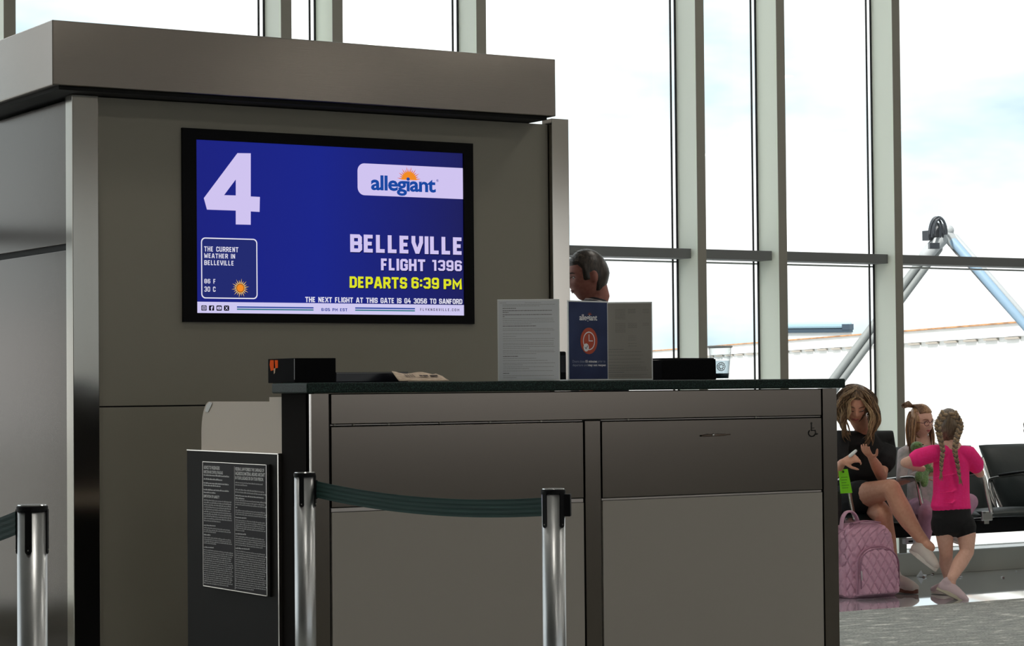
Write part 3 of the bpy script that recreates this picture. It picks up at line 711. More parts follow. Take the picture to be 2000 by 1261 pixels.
for y in (515, 525, 535, 545): rows.append((.62, .74, ry(y), .0013)); rows.append((.85, .95, ry(y), .001)); rows.append((.42, .58, ry(y), .001))
for y in list(range(556, 600, 9)): rows.append((.42, .58, ry(y), .001))
for y in list(range(628, 705, 9)): rows.append((.42, .58, ry(y), .001)); rows.append((.62, .76, ry(y), .0012)) if y < 668 else None; rows.append((.85, .95, ry(y), .001)) if y < 650 else None
for y in (730, 745, 762, 790, 810): rows.append((.62, .75, ry(y), .001))
for y in (857, 884, 915, 940, 965, 980, 990, 1005, 1040, 1052): rows.append((.08, random.uniform(.8, .95), ry(y), .0012))
for y in (838, 1022): bold.append((.08, .55, ry(y), .002))
lines(pl3, .231, .282, rows, t3, 'body_print', mat('print_on_grey', (.16, .155, .15), .8)); lines(pl3, .231, .282, bold, t3, 'heading_print', print_m)

def onledge(px, y): return hy(px, 745, y).x
# slim black card reader / case between the stands
x = onledge(1097, 7.0)
t = thing('handset', (x+.015, 7.02, ZL), 'slim upright black handset between the white page and the navy poster', 'phone')
MB().box(x-.01, x+.022, 7.0, 7.02, ZL, ZL+.105).build('body', black, t, bevel=.006, seg=3)
MB().box(x-.004, x+.016, 6.998, 7.0, ZL+.03, ZL+.09).build('glass_face', mat('dark_glass', (.01, .012, .015), .1), t)
# printer-like black box at the right
xa_, xb_ = onledge(1281, 7.0), onledge(1387, 7.0)
t = thing('black_tray', ((xa_+xb_)/2, 7.05, ZL), 'low black box leaning slightly, beside the clear tumbler', 'box')
MB().prism([(xa_, 6.96, ZL), (xb_, 6.96, ZL), (xb_-.002, 6.96, ZL+.077), (xa_, 6.96, ZL+.073)], (0, .09, 0)).build('body', black_matte, t, bevel=.003)
MB().box(xa_+.004, xb_-.006, 6.966, 7.045, ZL+.074, ZL+.080).build('lid', black, t, bevel=.001)
# tumbler
xc_ = onledge(1407, 7.0)
t = thing('tumbler', (xc_, 7.0, ZL), 'clear plastic tumbler with pale blue water and a round emblem', 'cup')
plast = glass_mat('clear_plastic', (.95, .965, .97)); 
rb, rt, hh_ = .031, .0435, .125
MB().lathe([(rb, 0), (rb+.002, .004), (rt, hh_), (rt-.0015, hh_), (rb, .006), (.001, .005)], (xc_, 7.0, ZL), 32, cap=False).build('cup_wall', plast, t, smooth=True)
MB().lathe([(rt, 0), (rt+.004, .001), (rt+.004, .006), (rt-.002, .008), (rt-.004, .004)], (xc_, 7.0, ZL+hh_-.006), 32, cap=False).build('rim', mat('cup_rim', (.75, .77, .78), .15, 0), t, smooth=True)
wat = glass_mat('blue_water', (.76, .82, .86))
MB().lathe([(rb-.002, .004), (rb+.0045, .07)], (xc_, 7.0, ZL), 28).build('water', wat, t, smooth=True)
MB().lathe([(rb-.001, .004), (rb+.001, .022)], (xc_, 7.0, ZL+.001), 28).build('dark_sediment', mat('cup_dark', srgb(40, 62, 74), .3), t, smooth=True)  # darker teal layer at the foot of the cup
emb = MB(); tw = frontal-PI/2
for (q0, q1) in ((0, .0165), ):
    for i in range(24):
        t0, t1_ = 2*PI*i/24, 2*PI*(i+1)/24
        def P_(r, tt):
            hz_ = .048+r*math.sin(tt); rr = rb+.0025+(hz_)*.1+.0008; aa = tw+r*math.cos(tt)/rr
            return (xc_+rr*math.cos(aa), 7.0+rr*math.sin(aa), ZL+hz_)
        emb.flat([P_(.0165, t0), P_(.0165, t1_), P_(.0135, t1_), P_(.0135, t0)])
        if i % 3: emb.flat([P_(.0115, t0), P_(.0115, t1_), P_(.005+.002*(i % 2), t1_), P_(.005, t0)])
emb.build('round_emblem', mat('emblem_pale', srgb(196, 206, 212), .5), t, recalc=False)
# black open box with torn orange stickers, left end of the ledge
xk = hy(575, 740, 6.95).x
t = thing('sticker_box', (xk+.1, 7.0, ZL), 'black box with torn orange stickers on its end, at the left end of the counter', 'box')
xk1 = hy(656, 720, 6.95).x; hk = hy(600, 699, 6.95).z-ZL
MB().box(xk, xk1, 6.95, 7.15, ZL, ZL+hk).build('body', black_matte, t, bevel=.0015)
MB().box(xk-.0008, xk+.0012, 6.9492, 6.9508, ZL+.01, ZL+hk-.002).build('corner_edge', mat('edge_grey', (.25, .25, .25), .4), t)
osm = mat('sticker_orange', srgb(255, 96, 24), .8, spec=.1); ows = mat('sticker_torn_white', srgb(214, 190, 160), .8)
def bxq(px, py): p = hx(px, py, xk-.0008); return (p.x, min(p.y, 7.148), p.z)
for q, m_ in ((((528, 703), (535, 703), (535, 719), (536, 722), (529, 724), (527, 712)), osm), (((537, 703), (543, 703), (543, 718), (538, 719)), osm), (((535, 720), (538, 718), (537, 728), (535, 730)), ows)):
    MB().prism([bxq(*p) for p in q], (-.0006, 0, 0)).build('sticker', m_, t)
# flat tray behind it and a crumpled envelope in front
xa_, xb_ = hy(657, 735, 7.0).x, hy(797, 735, 7.0).x
t = thing('document_tray', ((xa_+xb_)/2, 7.05, ZL), 'flat black tray lying beside the sticker covered box', 'tray')
mb = MB(); zt_ = hy(720, 726.5, 7.0).z
mb.box(xa_, xb_, 7.0, 7.004, ZL, zt_).box(xa_, xb_, 7.09, 7.094, ZL, zt_).box(xa_, xa_+.004, 7.004, 7.09, ZL, zt_).box(xb_-.004, xb_, 7.004, 7.09, ZL, zt_).box(xa_, xb_, 7.0, 7.094, ZL, ZL+.003)
mb.build('body', mat('navy_black_plastic', (.008, .009, .016), .3), t)
MB().box(xa_, xb_, 6.9985, 7.0, zt_-.0035, zt_-.002).build('rim_line', mat('edge_grey', (.25, .25, .25), .4), t)
xe0 = hy(772, 742, 6.9).x; xe1 = hy(870, 742, 6.9).x
kraft = mat('kraft_paper', srgb(196, 172, 150), .75, bump=.3, scale=60, col2=srgb(216, 196, 174))
mb = MB(); NX, NY = 14, 5; vs = []; fs = []
for j in range(NY):
    for i in range(NX):
        u, v = i/(NX-1), j/(NY-1)
        vs.append((xe0+(xe1-xe0)*u+.022*v*(1-u), 6.875+.09*v, ZL+.002+.030*v*(1-.2*u)+.004*math.sin(9*u+2*v)*v+.004*(1 if i == NX-1 and j > 1 else 0)))
for j in range(NY-1):
    for i in range(NX-1): fs.append([j*NX+i, j*NX+i+1, (j+1)*NX+i+1, (j+1)*NX+i])
mb.add(vs, fs); o = mb.build('paper_packet', kraft, None, smooth=True)
md = o.modifiers.new('s', 'SOLIDIFY'); md.thickness = .002
off = o.location; tag(o, 'crumpled tan paper packet with dark print lying on the counter ledge', 'packet')
dk = MB()
for i in range(16):
    u = .15+i*.012; x_ = xe0+(xe1-xe0)*u
    if i % 4 != 3: dk.flat([(x_+.016, 6.90, ZL+.0165), (x_+.0175, 6.90, ZL+.0165), (x_+.021, 6.93, ZL+.0255), (x_+.0195, 6.93, ZL+.0255)])
for (u, w) in ((.45, .012), (.52, .02), (.66, .03)):
    x_ = xe0+(xe1-xe0)*u; dk.flat([(x_+.012, 6.905, ZL+.018), (x_+.012+w, 6.905, ZL+.018), (x_+.014+w, 6.92, ZL+.023), (x_+.014, 6.92, ZL+.023)])
dk.build('packet_print', mat('packet_ink', srgb(70, 58, 52), .8), o, recalc=False)

# ================================================================== queue posts and belts
post_m = mat('post_steel', (.55, .56, .57), .33, 1.0, grain=.02, scale=40, stretch=(40, 40, .4), aniso=0)
green = mat('belt_green', srgb(34, 72, 68), .7, bump=.2, scale=4, stretch=(1, 1, 90), col2=srgb(24, 56, 54))
def stanchion(loc, top_px, a0, label, receiver=None):
    x, y = loc; H = hx(top_px[0], top_px[1], x).z if False else hy(top_px[0], top_px[1], y).z
    r = .0318
    t = thing('queue_post', (x, y, 0), label, 'stanchion', 'steel queue posts')
    MB().lathe([(r, .02), (r, H-.012)], (x, y, 0), 40).build('post', post_m, t, smooth=False)
    for p in t.children[0].data.polygons: p.use_smooth = len(p.vertices) == 4
    MB().lathe([(.001, .034), (.05, .032), (.12, .022), (.165, .008), (.17, 0), (.001, 0)], (x, y, 0), 40, cap=False).build('base', mat('post_base', (.03, .03, .03), .4, .5), t, smooth=True)
    MB().lathe([(r+.0015, H-.014), (r+.0015, H-.004), (r-.001, H-.002)], (x, y, 0), 40).build('cap', black, t)
    MB().lathe([(r-.001, H-.002), (r-.002, H), (.0, H)], (x, y, 0), 40, cap=False).build('cap_disc', mat('cap_disc_metal', (.8, .8, .8), .2, 1.0), t)
    for k in range(4):
        a = a0+k*PI/2; d = Vector((math.cos(a), math.sin(a), 0)); s = Vector((-d.y, d.x, 0)); c = Vector((x, y, 0))
        pts = []
        w = .0072
        for (u, v) in [(-w, H-.010), (w, H-.010)]+[(w*math.cos(q), H-.098+w*math.sin(q)) for q in [-PI*i/6 for i in range(7)]]:
            pts.append(c+d*(r-.003)+s*u+Vector((0, 0, v)))
        sl = MB().prism(pts, d*.0052).build('slot', black, t)
        MB().ell(c+d*(r+.003)+Vector((0, 0, H-.096)), (.0018, .0018, .0018), n=8).build('screw', mat('screw', (.5, .48, .45), .3, 1.0), sl)
    if receiver is not None:
        d = Vector((math.cos(receiver), math.sin(receiver), 0)); s = Vector((-d.y, d.x, 0))
        MB().obox(Vector((x, y, H-.045))+d*(r+.006), d*.010, s*.013, Vector((0, 0, .030))).build('receiver', black, t, bevel=.002)
    return H
S1, S2, S0 = (3.171, 6.335), (3.397, 5.296), (1.746, 4.785)
vis = lambda q: math.atan2(UPX.y, UPX.x)
lat = Vector((.851, -.525, 0)); dep = Vector((.525, .851, 0))
def ang_of(l_):                       # direction whose sideways share is l_, turned to the camera side
    d = lat*l_-dep*math.sqrt(max(0, 1-l_*l_)); return math.atan2(d.y, d.x)
H1 = stanchion(S1, (589, 921.5), ang_of(-.2), 'steel queue post at the left end of the counter, belt leaving to its right')
H2 = stanchion(S2, (1076, 953.5), ang_of(-.72), 'steel queue post before the counter middle with a black belt receiver on its side', receiver=ang_of(.99))
H0 = stanchion(S0, (55, 985), ang_of(-.05), 'brushed steel queue post at the far left in front of the kiosk')
def belt(a, b, za, zb, sag, label, nm='belt'):
    mb = MB(); N_ = 28; vs = []; fs = []; hgt = .05
    a = Vector(a); b = Vector(b); d = (b-a); s = Vector((-d.y, d.x)).normalized()
    prof = [(0, 0), (.0008, .12), (0, .25), (.0008, .38), (0, .5), (.0008, .62), (0, .75), (.0008, .88), (0, 1)]
    for i in range(N_+1):
        u = i/N_; p = a+d*u; z = za+(zb-za)*u-sag*4*u*(1-u)
        for (o_, v) in prof: vs.append((p.x+s.x*o_, p.y+s.y*o_, z-hgt*(1-v)))
    k = len(prof)
    for i in range(N_):
        for j in range(k-1): fs.append([i*k+j, i*k+j+1, (i+1)*k+j+1, (i+1)*k+j])
    mb.add(vs, fs); o = mb.build(nm, green, None, smooth=False); md = o.modifiers.new('s', 'SOLIDIFY'); md.thickness = .0014
    return tag(o, label, 'belt')
a1 = ang_of(-.2)+PI/2; a2 = ang_of(-.72)-PI/2
def rim(p, a, r=.034): return (p[0]+r*math.cos(a), p[1]+r*math.sin(a))
za = hy(612, 938, S1[1]).z; zb = hy(1053, 973, S2[1]).z
belt(rim(S1, a1), rim(S2, a2, .036), za, zb, .024, 'dark green retractable belt sagging between the two steel posts before the counter')
MB().obox(Vector((*rim(S1, a1, .034), za-.026)), Vector((.004, 0, 0)), Vector((0, .006, 0)), Vector((0, 0, .028))).build('belt_clip', black, bpy.data.objects['queue_post'])
a0_ = ang_of(-.98)
pb = hy(-160, 1000, 5.3)
belt(rim(S0, a0_), (pb.x, pb.y), hy(24, 999, S0[1]).z, .92, .01, 'dark green belt leaving the far left post out of the picture')

# ================================================================== outside
conc = mat('apron_asphalt', (.28, .28, .27), .9, col2=(.36, .36, .35), scale=.6)
o = MB().box(-120, 220, 12.4, 260, -4.6, -4.5).build('ground_apron', conc); struct(o)
A = Vector((34.71, 49.07, 0)); B = Vector((24.93, 25.73, 0)); d = (B-A).normalized(); nn = Vector((-d.y, d.x, 0))
if nn.dot(Vector((0, -1, 0))) < 0: nn = -nn
nn = -nn if (nn.dot(-A) < 0) else nn
A2 = A-d*8; B2 = B+d*10; zt = 2.16
bw = mat('bridge_white', (.80, .80, .79), .5, col2=(.76, .76, .74), scale=2)
brg = thing('boarding_tunnel', ((A2+B2)/2)[:2]+(-4.5,), 'long white ribbed boarding tunnel outside the glass with a rust stained roof edge', 'tunnel') if False else thing('boarding_tunnel', ((A2.x+B2.x)/2, (A2.y+B2.y)/2, -4.5), 'long white ribbed boarding tunnel outside the glass with a rust stained roof edge', 'tunnel')
L = (B2-A2).length; mid = (A2+B2)/2
MB().obox(mid-nn*1.6+Vector((0, 0, (zt-2.4)/2)), d*L/2, nn*1.5, Vector((0, 0, (zt+2.4)/2-.02))).build('tunnel_body', bw, brg)
MB().obox(mid-nn*.08+Vector((0, 0, zt-.10)), d*L/2, nn*.03, Vector((0, 0, .10))).build('roof_band', bw, brg)
rust = mat('rust_edge', srgb(150, 110, 78), .9, col2=srgb(205, 150, 100), scale=3, stretch=(1, 1, 1))
MB().obox(mid-nn*.07+Vector((0, 0, zt+.012)), d*L/2, nn*.05, Vector((0, 0, .012))).build('rust_edge', rust, brg)
rib_shadow_m = mat('rib_cap', srgb(168, 160, 150), .8)  # shadow under the roof band, built as grey strips
k = int(L/.92)
rib = None; rib_shadow_o = None
for i in range(k):
    c = A2+d*(.46+.92*i)
    if rib is None:
        rib = MB().obox(Vector((0, 0, 0)), d*.27, nn*.012, Vector((0, 0, 2.2))); 
        q = MB(); q.v = rib.v; q.f = rib.f; q.m = rib.m
        me = q.build('rib', bw).data; bpy.data.objects.remove(bpy.data.objects['rib'])
        q = MB().obox(Vector((0, 0, 0)), d*.27, nn*.035, Vector((0, 0, .016))); me2 = q.build('rib_cap', rib_shadow_m).data; bpy.data.objects.remove(bpy.data.objects['rib_cap'])
    o = bpy.data.objects.new('rib', me); C.objects.link(o); o.parent = brg; o.location = c-nn*.096+Vector((0, 0, zt-.22-2.2))-brg.location
    o = bpy.data.objects.new('rib_cap', me2); C.objects.link(o); o.parent = brg; o.location = c-nn*.08+Vector((0, 0, zt-.225))-brg.location
for u in (.15, .5, .85):
    c = A2+(B2-A2)*u-nn*1.6
    MB().lathe([(.35, -4.5), (.35, -2.3)], (c.x, c.y, 0), 16).build('support_leg', bw, brg)

# pale blue vehicle roof beyond the tunnel
def atd(px, py, dd): return EYE+ray(px, py)*dd
va, vb = atd(1500, 640, 66), atd(1652, 640, 66)
veh = thing('service_vehicle', ((va.x+vb.x)/2, (va.y+vb.y)/2, -4.5), 'pale blue high roofed vehicle standing beyond the tunnel, only its roof showing', 'vehicle')
dv = (vb-va); dv.z = 0; Lv = dv.length; dv.normalize(); nv = Vector((-dv.y, dv.x, 0)); mv = (va+vb)/2
vz0 = atd(1600, 649, 66).z; vz1 = atd(1600, 631, 66).z
vblue = mat('vehicle_blue', srgb(150, 178, 192), .5)
MB().obox(Vector((mv.x, mv.y, (vz0+vz1)/2+.04)), dv*Lv/2, nv*1.2, Vector((0, 0, (vz1-vz0)/2-.04))).build('roof', vblue, veh, bevel=.06)
MB().obox(Vector((mv.x, mv.y, vz0+.02)), dv*(Lv/2+.02), nv*1.22, Vector((0, 0, .05))).build('roof_rail', mat('vehicle_dark', srgb(50, 66, 80), .5), veh)
MB().obox(Vector((mv.x, mv.y, (vz0-3.9)/2)), dv*Lv/2, nv*1.15, Vector((0, 0, (vz0+3.9)/2))).build('cargo_box', mat('vehicle_white', (.75, .76, .76), .5), veh)
MB().obox(Vector((mv.x, mv.y, 0))+dv*(Lv/2-.12)+Vector((0, 0, vz0+.12)), dv*.16, nv*1.23, Vector((0, 0, .08))).build('lamp_bar', mat('vehicle_dark', srgb(50, 66, 80), .5), veh)
for q in (-.7, .7):
    for w in (-1, 1): MB().lathe([(.45, -.15), (.45, .15)], mv*1+dv*Lv*.35*q*2*.7+nv*1.1*w+Vector((0, 0, -4.05-mv.z)), 20, axis=nv).build('wheel', black, veh)

# articulated boom with hose bundle
bp_ = 24.
bg = mat('boom_grey', srgb(120, 124, 124), .6, 0); bl_ = mat('boom_pale', srgb(130, 156, 178), .5, 0); bwht = mat('boom_white', srgb(160, 164, 166), .5)
ap = atd(1840, 470, bp_)
boom = thing('articulated_boom', (*atd(1480, 945, bp_)[:2], -4.5), 'raised silver articulated boom with a black hose loop at its elbow, outside the glass', 'crane')
def bar(p, q, w, name, m_, n_=12): return MB().tube([p, q], w, n=n_).build(name, m_, boom, smooth=True)
def off_(px, py, dx, dy): return atd(px+dx, py+dy, bp_)
foot = atd(1480, 948, bp_)
bar(atd(1822, 478, bp_), atd(1476, 944, bp_), .042, 'lower_arm', bg)
bar(atd(1834, 486, bp_), atd(1490, 950, bp_), .040, 'lower_arm', bg)
bar(atd(1842, 462, bp_), atd(1808, 500, bp_), .075, 'elbow_bracket', bwht)
bar(atd(1850, 458, bp_), atd(2160, 820, bp_-.6), .046, 'upper_arm', bl_)
bar(atd(1866, 462, bp_), atd(2180, 822, bp_-.6), .030, 'upper_arm', bwht)
bar(atd(1850, 458, bp_), atd(1876, 490, bp_), .062, 'arm_sleeve', bwht)
bar(atd(1846, 470, bp_), atd(2120, 780, bp_-.5), .008, 'cable', mat('cable_dark', srgb(90, 90, 90), .6), 6)
MB().ell(atd(1834, 452, bp_), (.09, .09, .09)).build('elbow_joint', mat('boom_dark', srgb(60, 62, 66), .5), boom, smooth=True)
MB().ell(atd(1852, 450, bp_), (.06, .06, .06)).build('elbow_pin', bwht, boom, smooth=True)
hose = mat('hose_black', srgb(40, 44, 50), .4)
for i, (w, h_, ox) in enumerate(((12, 42, 0), (9, 38, 3), (14, 36, 5), (7, 30, 1), (10, 33, 8))):
    pts = []
    for k2 in range(15):
        a = PI*k2/14; pts.append(atd(1828+ox+w*-math.cos(a)*1.15, 462-h_*math.sin(a)*.9-(6 if ox > 4 else 0), bp_-.1-.04*i))
    MB().tube(pts, .011, n=8).build('hose', hose, boom, smooth=True)
MB().obox(atd(1812, 460, bp_), Vector((.03, 0, 0)), Vector((0, .05, 0)), Vector((0, 0, .05))).build('hose_clamp', hose, boom)
MB().obox(atd(1824, 480, bp_-.2), RIGHT*.05, FWD*.05, UP*.03).build('hose_clamp', hose, boom)
bfoot = atd(1480, 948, bp_)
MB().box(bfoot.x-.5, bfoot.x+.5, bfoot.y-.5, bfoot.y+.5, -3.6, bfoot.z+.05).build('turret', bwht, boom, bevel=.05)
MB().box(bfoot.x-1.6, bfoot.x+2.2, bfoot.y-1.1, bfoot.y+1.1, -4.1, -3.55).build('chassis', bl_, boom, bevel=.08)
for qx in (-1.1, 1.6):
    for qy in (-1.05, 1.05): MB().lathe([(.42, -.14), (.42, .14)], (bfoot.x+qx, bfoot.y+qy, -4.08), 20, axis=(0, 1, 0)).build('wheel', black, boom)

# ================================================================== tandem seating in front of the window
leather = mat('black_green_leather', srgb(30, 38, 38), .42, bump=.15, scale=30)
seat_fr = mat('seat_metal', (.46, .45, .44), .25, 1.0, grain=.03, scale=20)
bench = thing('tandem_seating', (10.1, 11.1, 0), 'row of black leather airport seats on one beam with silver armrests, backs to the window', 'seating')
BX = [9.035, 9.585, 10.135, 10.685, 11.235, 11.785]
def pad(mb_pts, w, th, name, x0, x1):
    """cushion swept along x with piping: mb_pts = centre line in (y,z)"""
    mb = MB(); n_ = len(mb_pts); vs = []; fs = []
    P = [Vector((0, p[0], p[1])) for p in mb_pts]; NXX = 9
    up = []; lo = []
    for i in range(n_):
        t_ = (P[min(i+1, n_-1)]-P[max(i-1, 0)]).normalized(); nrm = Vector((0, -t_.z, t_.y))
        up.append((P[i], nrm))
    for j in range(NXX):
        u = j/(NXX-1); x = x0+(x1-x0)*u; e_ = 1-abs(2*u-1)**5*.6
        for i, (p, nrm) in enumerate(up):
            v = i/(n_-1); ee = (1-abs(2*v-1)**6*.6)*e_
            q = p+nrm*th/2*ee; vs.append((x, q.y, q.z))
        for i, (p, nrm) in reversed(list(enumerate(up))):
            v = i/(n_-1); ee = (1-abs(2*v-1)**6*.6)*e_
            q = p-nrm*th/2*ee; vs.append((x, q.y, q.z))
    r = 2*n_
    for j in range(NXX-1):
        for i in range(r): fs.append([j*r+i, j*r+(i+1) % r, (j+1)*r+(i+1) % r, (j+1)*r+i])
    fs.append(list(range(r))[::-1]); fs.append([(NXX-1)*r+i for i in range(r)])
    return mb.add(vs, fs).build(name, leather, bench, smooth=True, bevel=.006)
def smoothpts(pts, n_=6):
    pts = [Vector(p) for p in pts]; out = []
    for i in range(len(pts)-1):
        p0 = pts[max(i-1, 0)]; p1 = pts[i]; p2 = pts[i+1]; p3 = pts[min(i+2, len(pts)-1)]
        for k in range(n_):
            t_ = k/n_; out.append(.5*((2*p1)+(p2-p0)*t_+(2*p0-5*p1+4*p2-p3)*t_*t_+(3*p1-p0-3*p2+p3)*t_**3))
    out.append(pts[-1]); return out
for i in range(5):
    x0, x1 = BX[i]+.035, BX[i+1]-.035
    pad([(10.82, .425), (10.86, .438), (11.0, .432), (11.15, .418), (11.28, .41)], 0, .06, 'seat', x0, x1)
    pad([(11.27, .43), (11.31, .47), (11.36, .58), (11.42, .70), (11.475, .80), (11.50, .84)], 0, .05, 'backrest', x0, x1)
    for xx in (x0-.006, x1+.006):
        MB().tube([(xx, 11.29, .44), (xx, 11.385, .60), (xx, 11.46, .755)], [(.014, .012)]*3, n=8, side=(0, 0, 1)).build('back_frame', seat_fr, bench, smooth=True)
for i, x in enumerate(BX):
    path = smoothpts([(x, 11.30, .40), (x, 11.335, .52), (x, 11.36, .605), (x, 11.30, .635), (x, 10.98, .672), (x, 10.86, .680), (x, 10.825, .655), (x, 10.80, .56), (x, 10.765, .445)], 4)
    MB().tube(path, [(.017, .009)]*len(path), n=8, side=(1, 0, 0)).build('arm_frame', seat_fr, bench, smooth=True)
    if i != 1: MB().tube([(x, 11.26, .652), (x, 11.1, .672), (x, 10.92, .692)], [(.026, .010)]*3, n=10, side=(1, 0, 0)).build('arm_pad', black, bench, smooth=True)
    MB().box(x-.045, x+.045, 10.80, 10.815, .395, .455).build('arm_bracket', seat_fr, bench, bevel=.006)
    MB().box(x-.02, x+.02, 10.81, 11.2, .375, .395).build('bracket_arm', seat_fr, bench)
MB().box(8.95, 11.03, 11.02, 11.10, .30, .392).build('beam', black, bench, bevel=.004)
MB().box(11.05, 12.0, 11.02, 11.10, .30, .392).build('beam', black, bench, bevel=.004)
for x in (9.1, 11.42):
    MB().box(x-.04, x+.04, 11.02, 11.10, .04, .32).build('leg', seat_fr, bench, bevel=.005)
    MB().box(x-.035, x+.035, 10.75, 11.38, 0, .035).build('foot_bar', seat_fr, bench, bevel=.01)
# white box hung under the seats
p0 = hy(1769, 1034, 10.98); p1 = hy(1816, 1060, 10.98)
t = thing('power_box', ((p0.x+p1.x)/2, 11.0, p1.z), 'small white box with tiny marks hanging under the seats behind the crossed legs', 'box')
MB().box(p0.x, p1.x, 10.98, 11.015, p1.z, .299).build('casing', mat('box_white', srgb(196, 192, 196), .5), t, bevel=.004)
MB().box(p0.x+.022, p0.x+.055, 10.977, 10.98, p1.z+.012, p1.z+.022).build('mark', black, t)
MB().box(p0.x+.075, p0.x+.10, 10.977, 10.98, p1.z+.035, p1.z+.065).build('socket', mat('socket_grey', (.2, .17, .15), .5), t)
MB().tube([Vector(((p0.x+p1.x)/2+.02+.022*math.cos(a), 10.99, p1.z-.004+.02*math.sin(a))) for a in [PI*(1+i/8) for i in range(9)]], .003, n=6).build('loop', mat('loop_grey', (.2, .2, .2), .5), t, smooth=True)
# ================================================================== people
def frame(fwd, up=(0, 0, 1), roll=0.):
    f = Vector(fwd).normalized(); u = Vector(up); r = f.cross(u).normalized(); u = r.cross(f)
    if roll:
        R2 = Matrix.Rotation(roll, 3, f); r = R2@r; u = R2@u
    return Matrix((r, f, u)).transposed()
g = lambda x, s: math.exp(-(x/s)**2)
def face_add(x, z, child=False):
    nose = .021*g(x, .010+.004*(z < -.012))*(g(z+.020, .024) if z > -.020 else g(z+.020, .009))
    if child: nose *= .6
    a = abs(x)
    return nose-.010*g(a-.031, .016)*g(z-.006, .013)+.004*g(a-.036, .018)*g(z+.032, .016)+.0045*g(x, .022)*g(z+.054, .010)+.007*g(x, .022)*g(z+.096, .014)+.003*g(a-.025, .02)*g(z-.028, .009)
RX, RY, RZ = .074, .095, .115
def head_shape(d, child=False):
    p = Vector((d.x*RX, d.y*RY, d.z*RZ)); t = max(0, -p.z/RZ)
    p.x *= 1-(.30 if not child else .2)*t**1.5
    if p.y < 0: p.y *= 1-.35*t
    else: p.y *= .97-.02*t
    if p.y > 0: p.y += face_add(p.x, p.z, child)*min(1, max(0, d.y*2.2))
    return p
def sphere_dirs(n=48, h=32):
    D = [Vector((0, 0, 1))]
    for i in range(1, h):
        ph = PI*i/h
        for j in range(n): th = 2*PI*j/n; D.append(Vector((math.sin(ph)*math.cos(th), math.sin(ph)*math.sin(th), math.cos(ph))))
    D.append(Vector((0, 0, -1))); F = []
    for j in range(n): F.append([0, 1+j, 1+(j+1) % n])
    for i in range(h-2):
        a = 1+i*n
        for j in range(n): F.append([a+j, a+n+j, a+n+(j+1) % n, a+(j+1) % n])
    a = 1+(h-2)*n
    for j in range(n): F.append([a+j, len(D)-1, a+(j+1) % n])
    return D, F
SD_, SF_ = sphere_dirs()
def head(mb, c, R3, s, child=False, ears=True):
    mb.add([Vector(c)+R3@(head_shape(d, child)*s) for d in SD_], SF_)
    if ears:
        for k in (-1, 1):
            mb.ell(Vector(c)+R3@(Vector((k*.075, -.012, -.004))*s), (.010*s, .019*s, .030*s), R3@Matrix.Rotation(k*.25, 3, 'Z'), n=12)
def fpt(c, R3, s, x, z, lift=0., child=False):      # point on the face surface
    t = max(0, -z/RZ); rx = RX*(1-(.30 if not child else .2)*t**1.5)
    y = RY*(.97-.02*t)*math.sqrt(max(.02, 1-(x/rx)**2-(z/RZ)**2))+face_add(x, z, child)
    return Vector(c)+R3@(Vector((x, y+lift, z))*s)
def hair_shell(c, R3, s, fn, name, mt, parent, n=56, h=36, child=False):
    D, F = sphere_dirs(n, h); vs = []
    for d in D:
        p = head_shape(d, child); k = fn(d, p); vs.append(Vector(c)+R3@(p*s*k))
    return MB().add(vs, F).build(name, mt, parent, smooth=True)
def features(c, R3, s, parent, lips, brow, look=(0, 0), closed=False, child=False):
    for k in (-1, 1):
        e = fpt(c, R3, s, k*.031, .004, -.0095, child)
        eye = MB().ell(e, (.0125*s, .0115*s, .0105*s), R3, n=14).build('eye', mat('eye_white', (.55, .52, .5), .3), parent, smooth=True)
        if not closed:
            MB().ell(e+R3@(Vector((look[0]*.005, .0095, look[1]*.004))*s), (.0058*s, .0032*s, .0058*s), R3, n=12).build('iris', mat('iris_dark', (.04, .03, .03), .2), eye, smooth=True)
        lz = .004 if not closed else -.001
        MB().tube([fpt(c, R3, s, k*(.031-.014*q), lz+.006*(1-q*q)*(1 if not closed else -.4)+.001, .001, child) for q in (-1, -.5, 0, .5, 1)], .0018*s, n=6).build('eyelid', mat('lash_dark', (.03, .02, .018), .6), parent, smooth=True)
        MB().tube([fpt(c, R3, s, k*(.030-.018*q), .024+.004*(1-q*q), .0006, child) for q in (-1, -.4, .3, 1)], [.0012*s, .0026*s, .003*s, .0014*s], n=6).build('eyebrow', brow, parent, smooth=True)
    MB().tube([fpt(c, R3, s, x, -.0515-.0005*abs(x)*40, .0005, child) for x in (-.020, -.011, -.004, 0, .004, .011, .020)], [.001*s, .003*s, .0038*s, .0032*s, .0038*s, .003*s, .001*s], n=8).build('upper_lip', lips, parent, smooth=True)
    MB().tube([fpt(c, R3, s, x, -.0595+abs(x)*.18, .0005, child) for x in (-.017, -.009, 0, .009, .017)], [.001*s, .0035*s, .0044*s, .0035*s, .001*s], n=8).build('lower_lip', lips, parent, smooth=True)
